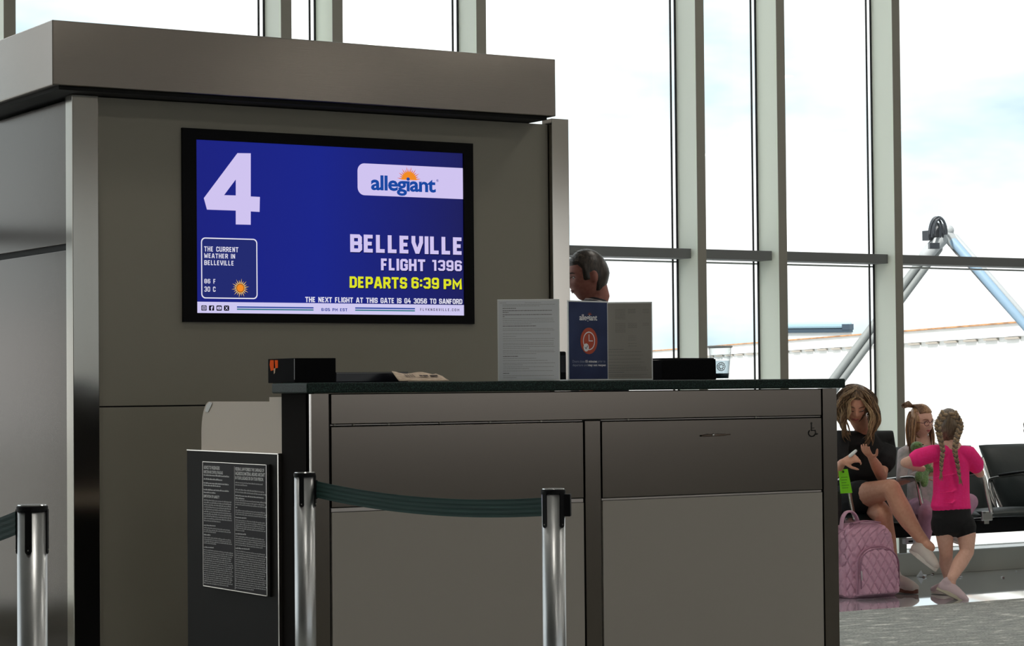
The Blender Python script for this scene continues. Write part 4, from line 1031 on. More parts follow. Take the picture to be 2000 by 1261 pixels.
def hand(mb, wrist, fwd, palm, s=1.0, curl=.5, thumb=1, spread=1.0, finger_r=.0078):
    """palm slab, four fingers and a thumb; fwd = wrist to knuckles, palm = the way the palm faces, thumb side = +-1"""
    f = Vector(fwd).normalized(); p = Vector(palm); p = (p-f*p.dot(f)).normalized(); sd = f.cross(p)*thumb
    w = Vector(wrist)
    mb.tube([w-f*.01*s, w+f*.02*s, w+f*.05*s, w+f*.083*s], [(.024*s, .016*s), (.031*s, .015*s), (.038*s, .014*s), (.037*s, .011*s)], n=12, side=sd)
    for i, (o_, ln) in enumerate(((.029, .072), (.010, .082), (-.009, .076), (-.027, .060))):
        b0 = w+f*.072*s+sd*o_*s; cv = curl*(1+.12*i); d = (f+sd*o_*2.2*spread).normalized(); pts = [b0]; q = b0; a = 0
        for j, fr_ in enumerate((.46, .30, .24)):
            a += cv*(.55 if j == 0 else .75); dd = d*math.cos(a)+p*math.sin(a); q = q+dd*ln*fr_*s; pts.append(q)
        mb.tube(pts, [finger_r*s*1.08, finger_r*s, finger_r*s*.92, finger_r*s*.78], n=8)
    b0 = w+f*.022*s+sd*.022*s; d1 = (sd*.85+f*.55+p*.35).normalized(); d2 = (sd*.3+f*.9+p*(.3+curl*.6)).normalized()
    mb.tube([b0, b0+d1*.036*s, b0+d1*.036*s+d2*.030*s, b0+d1*.036*s+d2*.052*s], [.0125*s, .0105*s, .0095*s, .0075*s], n=8)
skinM = mat('skin_warm', srgb(206, 148, 122), .5, bump=.03, scale=60, col2=srgb(212, 156, 130))
skinP = mat('skin_pale', srgb(222, 172, 150), .5, bump=.03, scale=60, col2=srgb(228, 180, 160))
skinR = mat('skin_ruddy', srgb(150, 92, 80), .5, bump=.03, scale=60, col2=srgb(162, 104, 90))
blackc = mat('black_cotton', (.0065, .0065, .0075), .9, bump=.3, scale=160)
lipM = mat('lips', srgb(160, 84, 78), .4); browM = mat('brow_brown', srgb(84, 60, 44), .8)
def hair_mat(name, a, b, c2=None):
    M_ = mat(name, srgb(*a), .36, 0, bump=.2, scale=26, stretch=(5, 5, .7), col2=srgb(*b), detail=4, spec=.5)
    return M_
def wavy(p0, p1, p2, p3, amp, turns, ph, side, fw, n_=22):
    out = []
    for i in range(n_+1):
        t = i/n_; b = p0*(1-t)**3+p1*3*t*(1-t)**2+p2*3*t*t*(1-t)+p3*t**3
        a = amp*min(1, t*1.6); out.append(b+side*a*math.sin(turns*2*PI*t+ph)+fw*a*.8*math.cos(turns*2*PI*t+ph))
    return out

# ------------------------------------------------------------------ the seated woman
wm_ = thing('person', (9.31, 11.0, 0), 'seated woman with long wavy hair, black T-shirt and crossed bare legs, looking at her palm', 'person')
Hc = hy(1670, 790, 10.90)
Hf = Vector((-.56, -.82, -.52)); HR = frame(Hf, roll=math.radians(-4)); hs = 1.02
sk = MB(); head(sk, Hc, HR, hs)
nk = hy(1690, 842, 11.0)
sk.tube([Hc+HR@Vector((0, -.030, -.035)), (Hc+nk)/2+Vector((0, .012, -.01)), nk+Vector((0, -.005, .0)), nk+Vector((0, .01, -.06))], [.060, .056, .056, .065], n=14)
shL, shR = hy(1733, 858, 11.03), hy(1640, 860, 10.98)
elL, wrL = hy(1722, 930, 10.88), hy(1702, 893, 10.68)
elR, wrR = hy(1626, 928, 10.86), hy(1645, 903, 10.64)
ch = hy(1684, 900, 11.03); hip = Vector((9.31, 11.10, .53))
sk.tube([nk+Vector((0, 0, -.03)), ch, hip+Vector((0, .02, .06)), hip], [(.055, .05), (.135, .085), (.12, .09), (.15, .10)], n=18, side=(1, 0, 0))
sk.tube([shL+(elL-shL)*.15, (shL+elL)/2, elL], [.034, .036, .034], n=12); sk.tube([elL, (elL+wrL)/2+Vector((0, 0, .004)), wrL], [.035, .034, .023], n=12)
sk.tube([shR+(elR-shR)*.15, (shR+elR)/2, elR], [.034, .036, .034], n=12); sk.tube([elR, (elR+wrR)/2, wrR], [.035, .032, .023], n=12)
sk.tube([nk+Vector((0, .015, -.06)), shL, shL+(elL-shL)*.2], [.03, .03, .034], n=12); sk.tube([nk+Vector((0, .015, -.06)), shR, shR+(elR-shR)*.2], [.03, .03, .034], n=12)
hL = Vector((9.40, 11.08, .52)); hR = Vector((9.20, 11.06, .54))
kU = hy(1741, 953, 10.60); aU = hy(1806, 1060, 10.44)
kD = hy(1725, 1003, 10.68); aD = hy(1748, 1128, 10.76)
def limb(mb, a, b, radii, bulge=None, n_=14):
    k = len(radii); pts = [a+(b-a)*(i/(k-1)) for i in range(k)]
    if bulge is not None:
        for i in range(1, k-1): pts[i] = pts[i]+Vector(bulge)*math.sin(PI*i/(k-1))
    mb.tube(pts, radii, n=n_)
limb(sk, hR, kU, [.088, .086, .078, .066, .056]); limb(sk, kU, aU, [.056, .057, .060, .052, .040, .034], (-.012, .008, -.006))
limb(sk, hL, kD, [.088, .084, .074, .064, .055]); limb(sk, kD, aD, [.055, .056, .058, .050, .038, .034], (0, .014, 0))
dU = (-FWD*.70+RIGHT*.50+Vector((0, 0, -.42))).normalized()
sk.tube([aU, aU+dU*.05], [.034, .03], n=10)
sk.tube([aD, Vector((aD.x, aD.y-.01, .07))], [.034, .034], n=10)
hand(sk, wrL, (-.52, -.25, .28), (-.12, -.25, .95), .92, .28, -1, spread=1.1)
hand(sk, wrR, (.45, -.42, .25), (.75, .35, -.5), .92, .95, -1)
body = sk.build('body', skinM, wm_, remesh=.0058, relax=2)
features(Hc, HR, hs, wm_, lipM, browM, closed=True)
# T-shirt, shorts
tb = MB()
tb.tube([nk+Vector((0, .010, -.004)), nk+Vector((0, .012, -.035)), nk+Vector((0, .015, -.07)), ch+Vector((0, .01, .03)), ch+Vector((0, 0, -.06)), hip+Vector((0, .0, .09)), hip+Vector((0, 0, .02))],
        [(.064, .064), (.095, .078), (.150, .095), (.172, .120), (.155, .118), (.155, .118), (.17, .125)], n=22, side=(1, 0, 0))
for s_, e_ in ((shL, elL), (shR, elR)):
    m2 = s_+(e_-s_)*.62
    tb.tube([nk+Vector((0, .012, -.045))+(s_-nk)*.25, s_+Vector((0, 0, .0)), s_+(e_-s_)*.30, m2], [.062, .066, .068, .072], n=16)
tshirt = tb.build('t_shirt', blackc, wm_, remesh=.0075, relax=3)
sb = MB()
sb.tube([hip+Vector((0, .03, .06)), hip+Vector((0, 0, -.02))], [(.165, .12), (.17, .13)], n=20, side=(1, 0, 0))
limb(sb, hR, hR+(kU-hR)*.42, [.102, .101, .098]); limb(sb, hL, hL+(kD-hL)*.50, [.102, .100, .096])
sb.build('shorts', blackc, wm_, remesh=.009, relax=3)
# shoes
shoe_w = mat('shoe_white', srgb(206, 196, 188), .6, bump=.2, scale=60); sole_m = mat('shoe_sole', srgb(214, 206, 198), .6); sole_b = mat('sole_brown', srgb(110, 66, 50), .6)
def shoe(ank, d, up, s, parent, up_m, sole_, lace=True, nm='shoe'):
    d = Vector(d).normalized(); u = Vector(up); u = (u-d*u.dot(d)).normalized(); sd = d.cross(u); a = Vector(ank)
    mb = MB()
    mb.tube([a-d*.030*s-u*.056*s, a+d*.02*s-u*.048*s, a+d*.075*s-u*.054*s, a+d*.12*s-u*.062*s, a+d*.155*s-u*.066*s], [(.036*s, .040*s), (.042*s, .052*s), (.046*s, .046*s), (.047*s, .038*s), (.036*s, .028*s)], n=18, side=sd)
    mb.tube([a-u*.05*s-d*.008*s, a-u*.012*s-d*.008*s], [(.038*s, .050*s), (.040*s, .048*s)], n=16, side=sd)
    o = mb.build(nm, up_m, parent, remesh=.006*s, relax=2)
    m3 = MB(); outl = []
    for i in range(28):
        t = 2*PI*i/28; x = math.cos(t); y = math.sin(t)
        ww = .046+.006*x-.006*(x < -.3); outl.append(a+d*(.060+.125*x)*s+sd*ww*y*(1-.18*max(0, x))*s-u*.098*s)
    m3.prism(outl, u*.026*s); m3.build('sole', sole_, o, bevel=.004*s)
    if lace:
        for i in range(5):
            q = a+d*(.045+.021*i)*s+u*(.0-.0085*i)*s-u*.006*s
            MB().tube([q-sd*.022*s-u*.006*s, q+u*.002*s, q+sd*.022*s-u*.006*s], .0028*s, n=6).build('lace', mat('lace_white', (.75, .74, .72), .7), o, smooth=True)
    return o
o = shoe(aU+dU*.0+Vector((0, 0, -.004)), dU, RIGHT*.42+Vector((0, 0, .80)), .95, wm_, shoe_w, sole_m)
for i in range(6):
    f_ = aU+dU*(-.03+.035*i); 
shoe(Vector((aD.x+.0, aD.y-.01, .105)), RIGHT*.48-FWD*.76+Vector((0, 0, .012)), (0, 0, 1), 1.02, wm_, shoe_w, sole_b)
# hair
hairW = hair_mat('hair_dark_blonde', (62, 44, 32), (122, 92, 62)); hairWl = hair_mat('hair_light_streak', (150, 118, 84), (196, 164, 124)); hairWd = hair_mat('hair_root_brown', (44, 32, 26), (74, 54, 40))
def wfn(d, p):
    face = d.y > .10 and d.z < .62 and abs(d.x) < .66+.25*d.z
    n_ = noise.noise(Vector((math.atan2(d.x, d.z)*9, 0, 3)))*.012
    if face: return .90
    return 1.10+n_+.05*max(0, -d.y)-.12*(max(0, -d.z-.2))
hair_o = hair_shell(Hc, HR, hs, wfn, 'hair', hairW, wm_)
X3, F3, U3 = HR.col[0], HR.col[1], HR.col[2]
rng = random.Random(5)
def clump(mb, pts, n_, rad, r_s, rg, tipin=.35):
    """a lock: n_ fine strands running round one wavy centre line and closing to a point"""
    for _ in range(n_):
        a = rg.uniform(0, 2*PI); q = rad*math.sqrt(rg.random()); tw = rg.uniform(-1.2, 1.2); out = []; L_ = len(pts)
        cut = L_-rg.randint(0, 3)
        for j in range(cut):
            u = j/(L_-1); w = q*(.35+1.1*math.sin(PI*min(1, u*1.25))**.8 if u < .8 else max(tipin, .35+1.1*math.sin(PI))*(1-(u-.8)*2.5))
            aa = a+tw*u*3; out.append(pts[j]+X3*w*math.cos(aa)+F3*w*.7*math.sin(aa)+U3*w*.3*math.sin(aa*1.3))
        mb.tube(out, [r_s*(.8 if j < cut-4 else .8*(cut-j)/5) for j in range(cut)], n=5)
mbs = [MB(), MB(), MB()]
for side in (-1, 1):                       # side of the picture: -1 left, 1 right
    k = side*(1 if X3.x > 0 else -1)
    for i in range(20):
        u = i/19; az = -.85+1.35*u           # from the nape round to the brow
        top = Vector((k*.03, az*.55, 1)).normalized(); p0 = Hc+HR@(Vector((top.x*RX, top.y*RY, top.z*RZ))*hs*1.08)
        wv = rng.uniform(.095, .118); p1 = Hc+HR@Vector((k*wv*.90, az*.10, .085))*1.0
        fl = rng.uniform(.17, .235) if side > 0 else rng.uniform(.15, .21)
        end = Hc+X3*k*rng.uniform(.05, .105)+F3*az*.05+Vector((0, 0, -fl-.02)); end.y = min(end.y, nk.y-.075-.05*u)
        p2 = (p1+end)/2+X3*k*.060+Vector((0, -.01, .0))
        ph = rng.uniform(0, 1.6)+i*.5
        pts = wavy(p0, p1, p2, end, .015, 1.9, ph, X3, F3, 24)
        light = (i > 9) or rng.random() < .25
        for m_i, n_, rs in ((0, 22, .0017), (1 if light else 2, 18, .0016)): clump(mbs[m_i], pts, n_, .019, rs, rng)
    # light front lock that curls over the cheek
for (dx, fl, amp) in ((.046, .20, .016), (.060, .24, .014), (-.070, .13, .014)):
    k = (1 if X3.x > 0 else -1)*(1 if dx > 0 else -1)
    p0 = Hc+HR@(Vector((k*.012, .070, .088))*hs); p1 = Hc+HR@Vector((k*.085, .085, .045)); end = Hc+X3*k*(abs(dx)-.02)+Vector((-.01, -.10, -fl))
    clump(mbs[1], wavy(p0, p1, (p1+end)/2+X3*k*.02+F3*.02, end, amp, 1.5, .6, X3, F3, 24), 16, .011, .0021, rng)
for mb, mt_ in zip(mbs, (hairW, hairWl, hairWd)): mb.build('hair_locks', mt_, wm_, smooth=True)
# the white object in her hand
hp_ = hy(1664, 887, 10.60)
o = MB().tube([hp_+Vector((-.012, .003, -.008)), hp_+Vector((.008, -.004, .008)), hp_+Vector((.022, -.008, .020))], [.0105, .0105, .009], n=12).build('lip_balm', mat('white_plastic', srgb(226, 228, 226), .4), None, smooth=True)
tag(o, 'small white tube held between the fingers of the seated woman', 'tube')

# ------------------------------------------------------------------ girl with glasses, seated, holding a plush
g1 = thing('person', (9.86, 11.0, 0), 'seated girl with glasses and pink trousers, hair half up, holding a green plush toy', 'person')
hc = hy(1799, 822, 11.02); hR_ = frame((-.30, -.92, -.14), roll=math.radians(3)); h1s = .87
hc = Vector(hc)
hR_ = frame((.05, -.98, -.16), roll=math.radians(3))
sk = MB(); head(sk, hc, hR_, h1s, child=True)
n1_ = hy(1801, 856, 11.06)
sk.tube([hc+Vector((0, .02, -.03)), n1_, n1_+Vector((0, .01, -.05))], [.038, .037, .045], n=12)
s1L, s1R = hy(1840, 882, 11.10), hy(1766, 884, 11.06)
e1R, w1R = hy(1760, 940, 10.98), hy(1800, 925, 10.86)
e1L, w1L = hy(1852, 935, 11.0), hy(1822, 905, 10.86)
for a, b_, c4_ in ((s1L, e1L, w1L), (s1R, e1R, w1R)):
    sk.tube([a, b_], [.030, .026], n=10); sk.tube([b_, c4_], [.026, .019], n=10)
c1 = hy(1803, 925, 11.08); hp1 = hy(1806, 985, 11.08)
sk.tube([n1_+Vector((0, 0, -.02)), c1, hp1], [(.07, .05), (.095, .07), (.10, .08)], n=14, side=(1, 0, 0))
hand(sk, w1R, (.8, -.2, .1), (.1, -.9, 0), .7, .7, 1); hand(sk, w1L, (-.8, -.2, .1), (-.1, -.9, 0), .7, .7, -1)
hA = hp1+Vector((-.06, 0, -.02)); hB = hp1+Vector((.07, 0, -.02)); kA = hy(1812, 1000, 10.74); kB = hy(1893, 980, 10.80)
fA = hy(1800, 1070, 10.86); fB = hy(1862, 1035, 10.78)
limb(sk, hA, kA, [.058, .055, .045]); limb(sk, hB, kB, [.058, .055, .045]); limb(sk, kA, fA, [.042, .04, .028]); limb(sk, kB, fB, [.042, .04, .028])
sk.build('body', skinP, g1, remesh=.0052, relax=2)
features(hc, hR_, h1s, g1, mat('lips_child', srgb(178, 92, 92), .4), mat('brow_ginger', srgb(150, 106, 76), .8), look=(.6, -.3), child=True)
topm = mat('pastel_top', srgb(168, 164, 162), .85, col2=srgb(206, 190, 192), scale=22, bump=.2)
tb = MB()
tb.tube([n1_+Vector((0, .01, -.012)), n1_+Vector((0, .012, -.045)), c1, hp1+Vector((0, 0, .03))], [(.05, .045), (.09, .065), (.112, .085), (.118, .095)], n=18, side=(1, 0, 0))
for a, b_, c4_ in ((s1L, e1L, w1L), (s1R, e1R, w1R)):
    tb.tube([n1_+(a-n1_)*.4+Vector((0, 0, -.02)), a, b_, b_+(c4_-b_)*.82], [.042, .044, .036, .028], n=12)
tb.build('top', topm, g1, remesh=.0065, relax=2)
pnk = mat('pink_trousers', srgb(186, 140, 164), .85, col2=srgb(168, 124, 150), scale=18, bump=.3)
tb = MB(); tb.tube([hp1+Vector((0, .01, .05)), hp1+Vector((0, 0, -.04))], [(.115, .095), (.125, .10)], n=16, side=(1, 0, 0))
limb(tb, hA, kA, [.072, .068, .056]); limb(tb, hB, kB, [.072, .068, .056]); limb(tb, kA, fA, [.055, .048, .040]); limb(tb, kB, fB, [.055, .048, .040])
tb.build('trousers', pnk, g1, remesh=.007, relax=2)
for f_ in (fA, fB): shoe(Vector(f_)+Vector((0, -.01, -.01)), (0, -1, -.2), (0, 0, 1), .62, g1, shoe_w, sole_m, lace=False)
hairG = hair_mat('hair_strawberry', (140, 100, 68), (190, 148, 110)); hairGd = hair_mat('hair_ginger_brown', (92, 64, 46), (140, 104, 76))
hair_shell(hc, hR_, h1s, lambda d, p: (.92 if (d.y > .05 and d.z < .60 and abs(d.x) < .80+.1*d.z) else 1.09+.02*noise.noise(d*9)), 'hair', hairG, g1, child=True)
x3, f3, u3 = hR_.col[0], hR_.col[1], hR_.col[2]
mb = MB(); mb2_ = MB()
for i in range(44):
    k = -1 if i % 3 else 1                 # mostly the side that falls to the left of the picture
    im = -1; sx_ = (1 if x3.x < 0 else -1)  # local x sign that points to the picture's left
    loc = sx_ if i % 3 else -sx_
    az = rng.uniform(-.8, .35); p0 = hc+hR_@(Vector((loc*.055, az*.08, .06))*h1s)
    p1 = hc+hR_@(Vector((loc*.095, az*.09, .0))*h1s)
    end = hc+hR_@(Vector((loc*rng.uniform(.075, .13 if loc == sx_ else .09), az*.06+.01, 0))*h1s)+Vector((0, -.02, -rng.uniform(.14, .22)))
    p2 = (p1+end)/2+Vector((0, 0, -.02))
    pts = wavy(p0, p1, p2, end, rng.uniform(.002, .005), rng.uniform(.8, 1.4), rng.uniform(0, 6), x3, f3, 14)
    (mb if i % 2 else mb2_).tube(pts, [.007*(1 if j < 10 else (15-j)/6) for j in range(15)], n=5, side=x3, flat=.5)
mb.build('hair_locks', hairG, g1, smooth=True); mb2_.build('hair_locks', hairGd, g1, smooth=True)
bn = hy(1773, 790, 11.05)
mb = MB()
for i in range(70):                       # combed back from the hairline to the bun
    a = -1.25+2.5*i/69; st = Vector((math.sin(a)*.86, .52+.28*math.cos(a)-.1*abs(a), .62+.1*math.cos(a))).normalized()
    p0 = hc+hR_@(head_shape(st, True)*h1s*1.035); pm = hc+hR_@(Vector((st.x*.055+sx_*.02, -.01, .118))*h1s*1.04); pe = bn+Vector((.025, 0, -.008+.006*math.sin(i)))
    mb.tube(wavy(p0, p0+(pm-p0)*.5+hR_@Vector((0, 0, .022)), pm, pe, .001, 1, i, x3, f3, 10), [.0042]*9+[.003, .002], n=5)
for i in range(9):
    a = i*.7; mb.tube([bn+Vector((.04, 0, -.012)), bn+Vector((.0, .012*math.sin(a), .010*math.cos(a)+.004)), bn+Vector((-.032, .02*math.sin(a), .014*math.cos(a)-.006))], [.009, .012, .004], n=6)
mb.ell(bn+Vector((-.002, 0, 0)), (.022, .02, .016)); mb.build('hair_bun', hairGd, g1, smooth=True)
# glasses
glm = mat('glasses_frame', srgb(110, 50, 58), .3); gt = MB()
for k in (-1, 1):
    c5 = fpt(hc, hR_, h1s, k*.031, .002, .017, True)
    ringp = [c5+(x3*math.cos(a)*.0245+u3*math.sin(a)*.019)*h1s for a in [2*PI*i/20 for i in range(21)]]
    gt.tube(ringp, .0020, n=6)
    gt.tube([c5+x3*k*.024*h1s, hc+hR_@(Vector((k*.077, .03, .004))*h1s), hc+hR_@(Vector((k*.078, -.01, .004))*h1s)], .0019, n=6)
cA = fpt(hc, hR_, h1s, -.031, .002, .017, True); cB = fpt(hc, hR_, h1s, .031, .002, .017, True)
gt.tube([cA+x3*.0225*h1s, (cA+cB)/2+f3*.004+u3*.003, cB-x3*.0225*h1s], .0019, n=6)
o = gt.build('glasses', glm, None, smooth=True); tag(o, 'round reddish glasses worn by the seated girl', 'glasses')
# plush toy
pg = bpy.data.materials.new('plush_green'); pg = mat('plush_green', srgb(84, 122, 70), .95, bump=1.0, scale=120, col2=srgb(120, 160, 96), sheen=.5)
ph_ = hy(1791, 873, 10.74); pb_ = hy(1806, 915, 10.84)
pt_ = thing('plush_toy', (pb_.x, pb_.y, pb_.z-.06), 'green fuzzy plush animal with a rounded snout held by the girl with glasses', 'toy')
mb = MB(); mb.ell(ph_, (.042, .04, .036)); mb.ell(ph_+Vector((-.012, -.02, .012)), (.032, .03, .024)); mb.tube([ph_+Vector((.015, 0, -.01)), hy(1812, 900, 10.84), pb_], [.024, .028, .036], n=12)
mb.ell(pb_, (.042, .036, .048))
for (px_, py_, y_) in ((1795, 928, 10.80), (1806, 938, 10.79)):
    mb.tube([pb_, hy(px_, py_, y_), hy(px_-1, py_+6, y_-.01)], [.022, .026, .024], n=12)
for q in ((1788, 905), (1822, 918)): mb.tube([pb_+Vector((0, 0, .02)), hy(*q, 10.80)], [.018, .016], n=10)
mb.build('plush_body', pg, pt_, remesh=.006, relax=2)
for k in (-.012, .014): MB().ell(ph_+Vector((k-.006, -.045, .016)), (.004, .004, .004), n=8).build('eye', black, pt_, smooth=True)

# ------------------------------------------------------------------ standing girl, back to the camera
g2 = thing('person', (9.42, 10.3, 0), 'standing girl with two braids, bright pink T-shirt and black shorts, back turned', 'person')
YG2 = 10.32
q_ = lambda px, py, y=YG2: Vector(hy(px, py, y))
h2 = q_(1853, 832, 10.34); bf = Vector((.15, .95, -.06)); R2 = frame(bf, roll=math.radians(2)); h2s = .86
sk = MB(); head(sk, h2, R2, h2s, child=True)
n2 = q_(1858, 868, 10.32); sk.tube([h2+Vector((0, 0, -.04)), n2, n2+Vector((0, 0, -.03))], [.036, .036, .045], n=12)
aL, aR = q_(1822, 884, 10.33), q_(1893, 886, 10.27)
eL, wL = q_(1768, 903, 10.42), q_(1802, 915, 10.60)
eR, wR = q_(1914, 924, 10.30), q_(1893, 905, 10.44)
c2_ = q_(1858, 925); w2 = q_(1858, 965); p2_ = q_(1859, 1008)
sk.tube([n2+Vector((0, 0, -.02)), c2_, w2, p2_], [(.075, .05), (.098, .07), (.092, .068), (.105, .08)], n=18, side=(.9, -.2, 0))
sk.tube([n2+Vector((0, 0, -.04)), aL, (aL+eL)/2, eL], [.040, .036, .033, .029], n=12); sk.tube([eL, (eL+wL)/2, wL], [.029, .028, .020], n=12)
sk.tube([n2+Vector((0, 0, -.04)), aR, (aR+eR)/2, eR], [.040, .036, .031, .027], n=12); sk.tube([eR, (eR+wR)/2, wR], [.028, .027, .020], n=12)
hand(sk, wL, (.35, .9, .1), (0, .3, -.9), .66, .5, 1); hand(sk, wR, (-.35, .9, .1), (0, .3, -.9), .66, .5, -1)
kl, al = q_(1848, 1080, 10.36), q_(1854, 1134, 10.42)
kr, ar = q_(1888, 1078, 10.26), q_(1858, 1130, 10.20)
hl_, hr_ = q_(1840, 1018, 10.33), q_(1880, 1018, 10.29)
sk.tube([hl_, q_(1845, 1045, 10.34), kl, q_(1847, 1100, 10.40), al], [.058, .052, .040, .040, .027], n=14)
sk.tube([hr_, q_(1888, 1045, 10.27), kr, q_(1874, 1100, 10.25), ar], [.060, .056, .043, .044, .028], n=14)
sk.tube([al, Vector((al.x, al.y, .05))], [.027, .026], n=10); sk.tube([ar, ar+Vector((0, 0, -.03))], [.028, .027], n=10)
sk.build('body', skinP, g2, remesh=.0055, relax=2)
pinkm = mat('hot_pink_cotton', srgb(255, 34, 128), .85, bump=.25, scale=90, col2=srgb(255, 44, 136), stretch=(1, 1, 1))
tb = MB()
sd2 = (.9, -.2, 0)
tb.tube([n2+Vector((0, 0, -.015)), n2+Vector((0, 0, -.035)), q_(1858, 900), c2_, w2, q_(1857, 990)], [(.045, .04), (.088, .058), (.112, .078), (.112, .082), (.114, .084), (.125, .092)], n=24, side=sd2)
for a, e_ in ((aL, eL), (aR, eR)):
    m2 = a+(e_-a)*.55; tb.tube([n2+(a-n2)*.35+Vector((0, 0, -.03)), a+Vector((0, 0, -.004)), a+(e_-a)*.3, m2], [.048, .052, .052, .054], n=16)
# pulled folds across the back
for i in (0, 3, 5):
    x0_, x1_ = 1822+i*3, 1890-i*2; zy = 925+i*11; yb = YG2-.078
    tb.tube([q_(x0_, zy+8-i, yb+.012), q_((x0_+x1_)/2, zy+2, yb-.004), q_(x1_, zy-6-i, yb+.014)], [.003, .0075, .003], n=6)
ts2 = tb.build('t_shirt', pinkm, g2, remesh=.0055, relax=2)
tb = MB(); tb.tube([q_(1858, 985), p2_, q_(1859, 1018)], [(.116, .088), (.122, .092), (.126, .094)], n=22, side=sd2)
limb(tb, hl_, q_(1842, 1030, 10.34), [.068, .070]); limb(tb, hr_, q_(1884, 1032, 10.28), [.070, .072])
tb.build('shorts', blackc, g2, remesh=.007, relax=3)
pinksh = mat('shoe_pale_pink', srgb(200, 176, 180), .6, bump=.2, scale=60)
shoe(Vector((al.x-.0, al.y, .075)), (-.15, .95, 0), (0, 0, 1), .74, g2, pinksh, sole_m, lace=False)
dsh = (q_(1884, 1160, 10.02)-q_(1850, 1128, 10.20)).normalized()
shoe(Vector((ar.x-.005, ar.y+.005, ar.z-.015)), (.42, -.62, -.36), (.35, -.1, .9), .80, g2, pinksh, mat('sole_cream', srgb(180, 170, 150), .7), lace=False)
hairB = hair_mat('hair_blonde_braid', (128, 104, 78), (170, 142, 108)); hairBd = hair_mat('hair_ash_brown', (84, 68, 54), (122, 102, 80))
def bfn(d, p):
    f = d.y > .35 and d.z < .6
    a = math.atan2(d.x, d.z); r = .018*math.sin(16*abs(d.x)+14*d.z)*(abs(d.x) > .12)
    part = -.03*g(d.x, .05)*(d.z > -.6)
    return .95 if f else 1.085+r+part+.01*noise.noise(d*14)
hair_shell(h2, R2, h2s, bfn, 'hair', hairBd, g2, n=72, h=48, child=True)
def braid(name, path, r0, nseg):
    mb = MB(); mbd = MB(); P = smoothpts(path, 10); L_ = len(P)
    for i in range(nseg):
        u = i/(nseg-1); j = int(u*(L_-2)); p = P[j]; t = (P[min(j+1, L_-1)]-p).normalized(); sd = RIGHT-t*RIGHT.dot(t); sd.normalize(); bk = t.cross(sd)
        r = r0*(1-.55*u)
        for k in (-1, 1):
            c6 = p+sd*k*r*.42+t*(.25*r*k)
            M3 = Matrix((sd*k*.75+t*.66, bk, (t*.75-sd*k*.66))).transposed()
            (mb if (i % 2) == 0 else mbd).ell(c6, (r*.66, r*.70, r*1.15), M3, n=10)
    e = P[-1]; t = (P[-1]-P[-3]).normalized()
    for i in range(7): mb.tube([e-t*.01, e+t*.02+RIGHT*.004*math.sin(i*2), e+t*rng.uniform(.035, .06)+RIGHT*.011*math.sin(i*1.9)], [.005, .005, .001], n=5)
    mb.build(name, hairB, g2, smooth=True); mbd.build(name, hairBd, g2, smooth=True)
braid('braid', [q_(1843, 808, 10.29), q_(1832, 830, 10.275), q_(1836, 855, 10.26), q_(1841, 878, 10.24), q_(1839, 900, 10.225), q_(1838, 920, 10.225)], .019, 24)
braid('braid', [q_(1863, 808, 10.27), q_(1875, 830, 10.25), q_(1869, 855, 10.235), q_(1865, 878, 10.215), q_(1870, 905, 10.20), q_(1874, 930, 10.20)], .020, 27)

# ------------------------------------------------------------------ man behind the kiosk edge
mn = thing('person', (6.2, 9.33, 0), 'short haired man in a dark navy suit jacket standing behind the counter, head in profile', 'person')
mc = EYE+ray(1148, 540)*11.2; mf = -RIGHT*.96-FWD*.18+Vector((0, 0, -.16)); MR = frame(mf)
sk = MB(); head(sk, mc, MR, 1.06); 
mN = mc-(-RIGHT)*.030+Vector((0, 0, -.150))
sk.tube([mc+MR@Vector((0, -.030, -.03)), mc+MR@Vector((0, -.040, -.10)), mN, mN+Vector((0, 0, -.08))], [.054, .052, .056, .07], n=16)
mS = mf.copy(); mS.z = 0; mS.normalize(); side_ = mS.cross(Vector((0, 0, 1)))
tc_ = mN-Vector((0, 0, .30))-mS*.02
sk.tube([mN-Vector((0, 0, .05)), tc_, tc_-Vector((0, 0, .40))], [(.15, .08), (.17, .11), (.15, .10)], n=18, side=side_)
hipm = Vector((tc_.x, tc_.y, .95))
for k in (-1, 1):
    s_ = mN-Vector((0, 0, .09))+side_*k*.20; e_ = s_+Vector((0, 0, -.29))+mS*.02; w_ = e_+mS*.20+Vector((0, 0, -.12))
    sk.tube([s_, e_], [.055, .045], n=12); sk.tube([e_, w_], [.044, .03], n=12)
    hand(sk, w_, mS*.8+Vector((0, 0, -.3)), (0, 0, -1), 1.0, .5, k)
    hh0 = hipm+side_*k*.10; 
    sk.tube([hh0, Vector((hh0.x, hh0.y, .5)), Vector((hh0.x, hh0.y, .08))], [.09, .06, .042], n=12)
sk.build('body', skinR, mn, remesh=.0065, relax=2)
features(mc, MR, 1.06, mn, mat('lips_m', srgb(140, 84, 76), .5), mat('brow_dark', srgb(54, 40, 34), .8), look=(0, -.5))
hairM = hair_mat('hair_man_brown', (34, 28, 26), (66, 54, 46))
def mfn(d, p):
    hairy = (d.z > .56 and d.y > .2) or (d.y <= .5 and d.z > .02+.9*max(0, d.y-.02)) or (d.y < -.10 and d.z > -.60)
    if abs(d.x) > .6 and -.22 < d.y < .12 and d.z < .16: hairy = False
    if abs(d.x) > .6 and .10 < d.y < .34 and d.z > -.12: hairy = True
    return 1.07+.015*noise.noise(d*12)+.03*max(0, d.z) if hairy else .95
hair_shell(mc, MR, 1.06, mfn, 'hair', hairM, mn)
mb = MB()
for i in range(90):
    d = Vector((rng.uniform(-.7, .7), rng.uniform(-.8, .75), rng.uniform(.45, 1))).normalized(); p = mc+MR@(Vector((d.x*RX, d.y*RY, d.z*RZ))*1.06*1.08)
    mb.tube([p, p+MR@Vector((rng.uniform(-.006, .006), .018, .006))], [.0011, .0004], n=4)
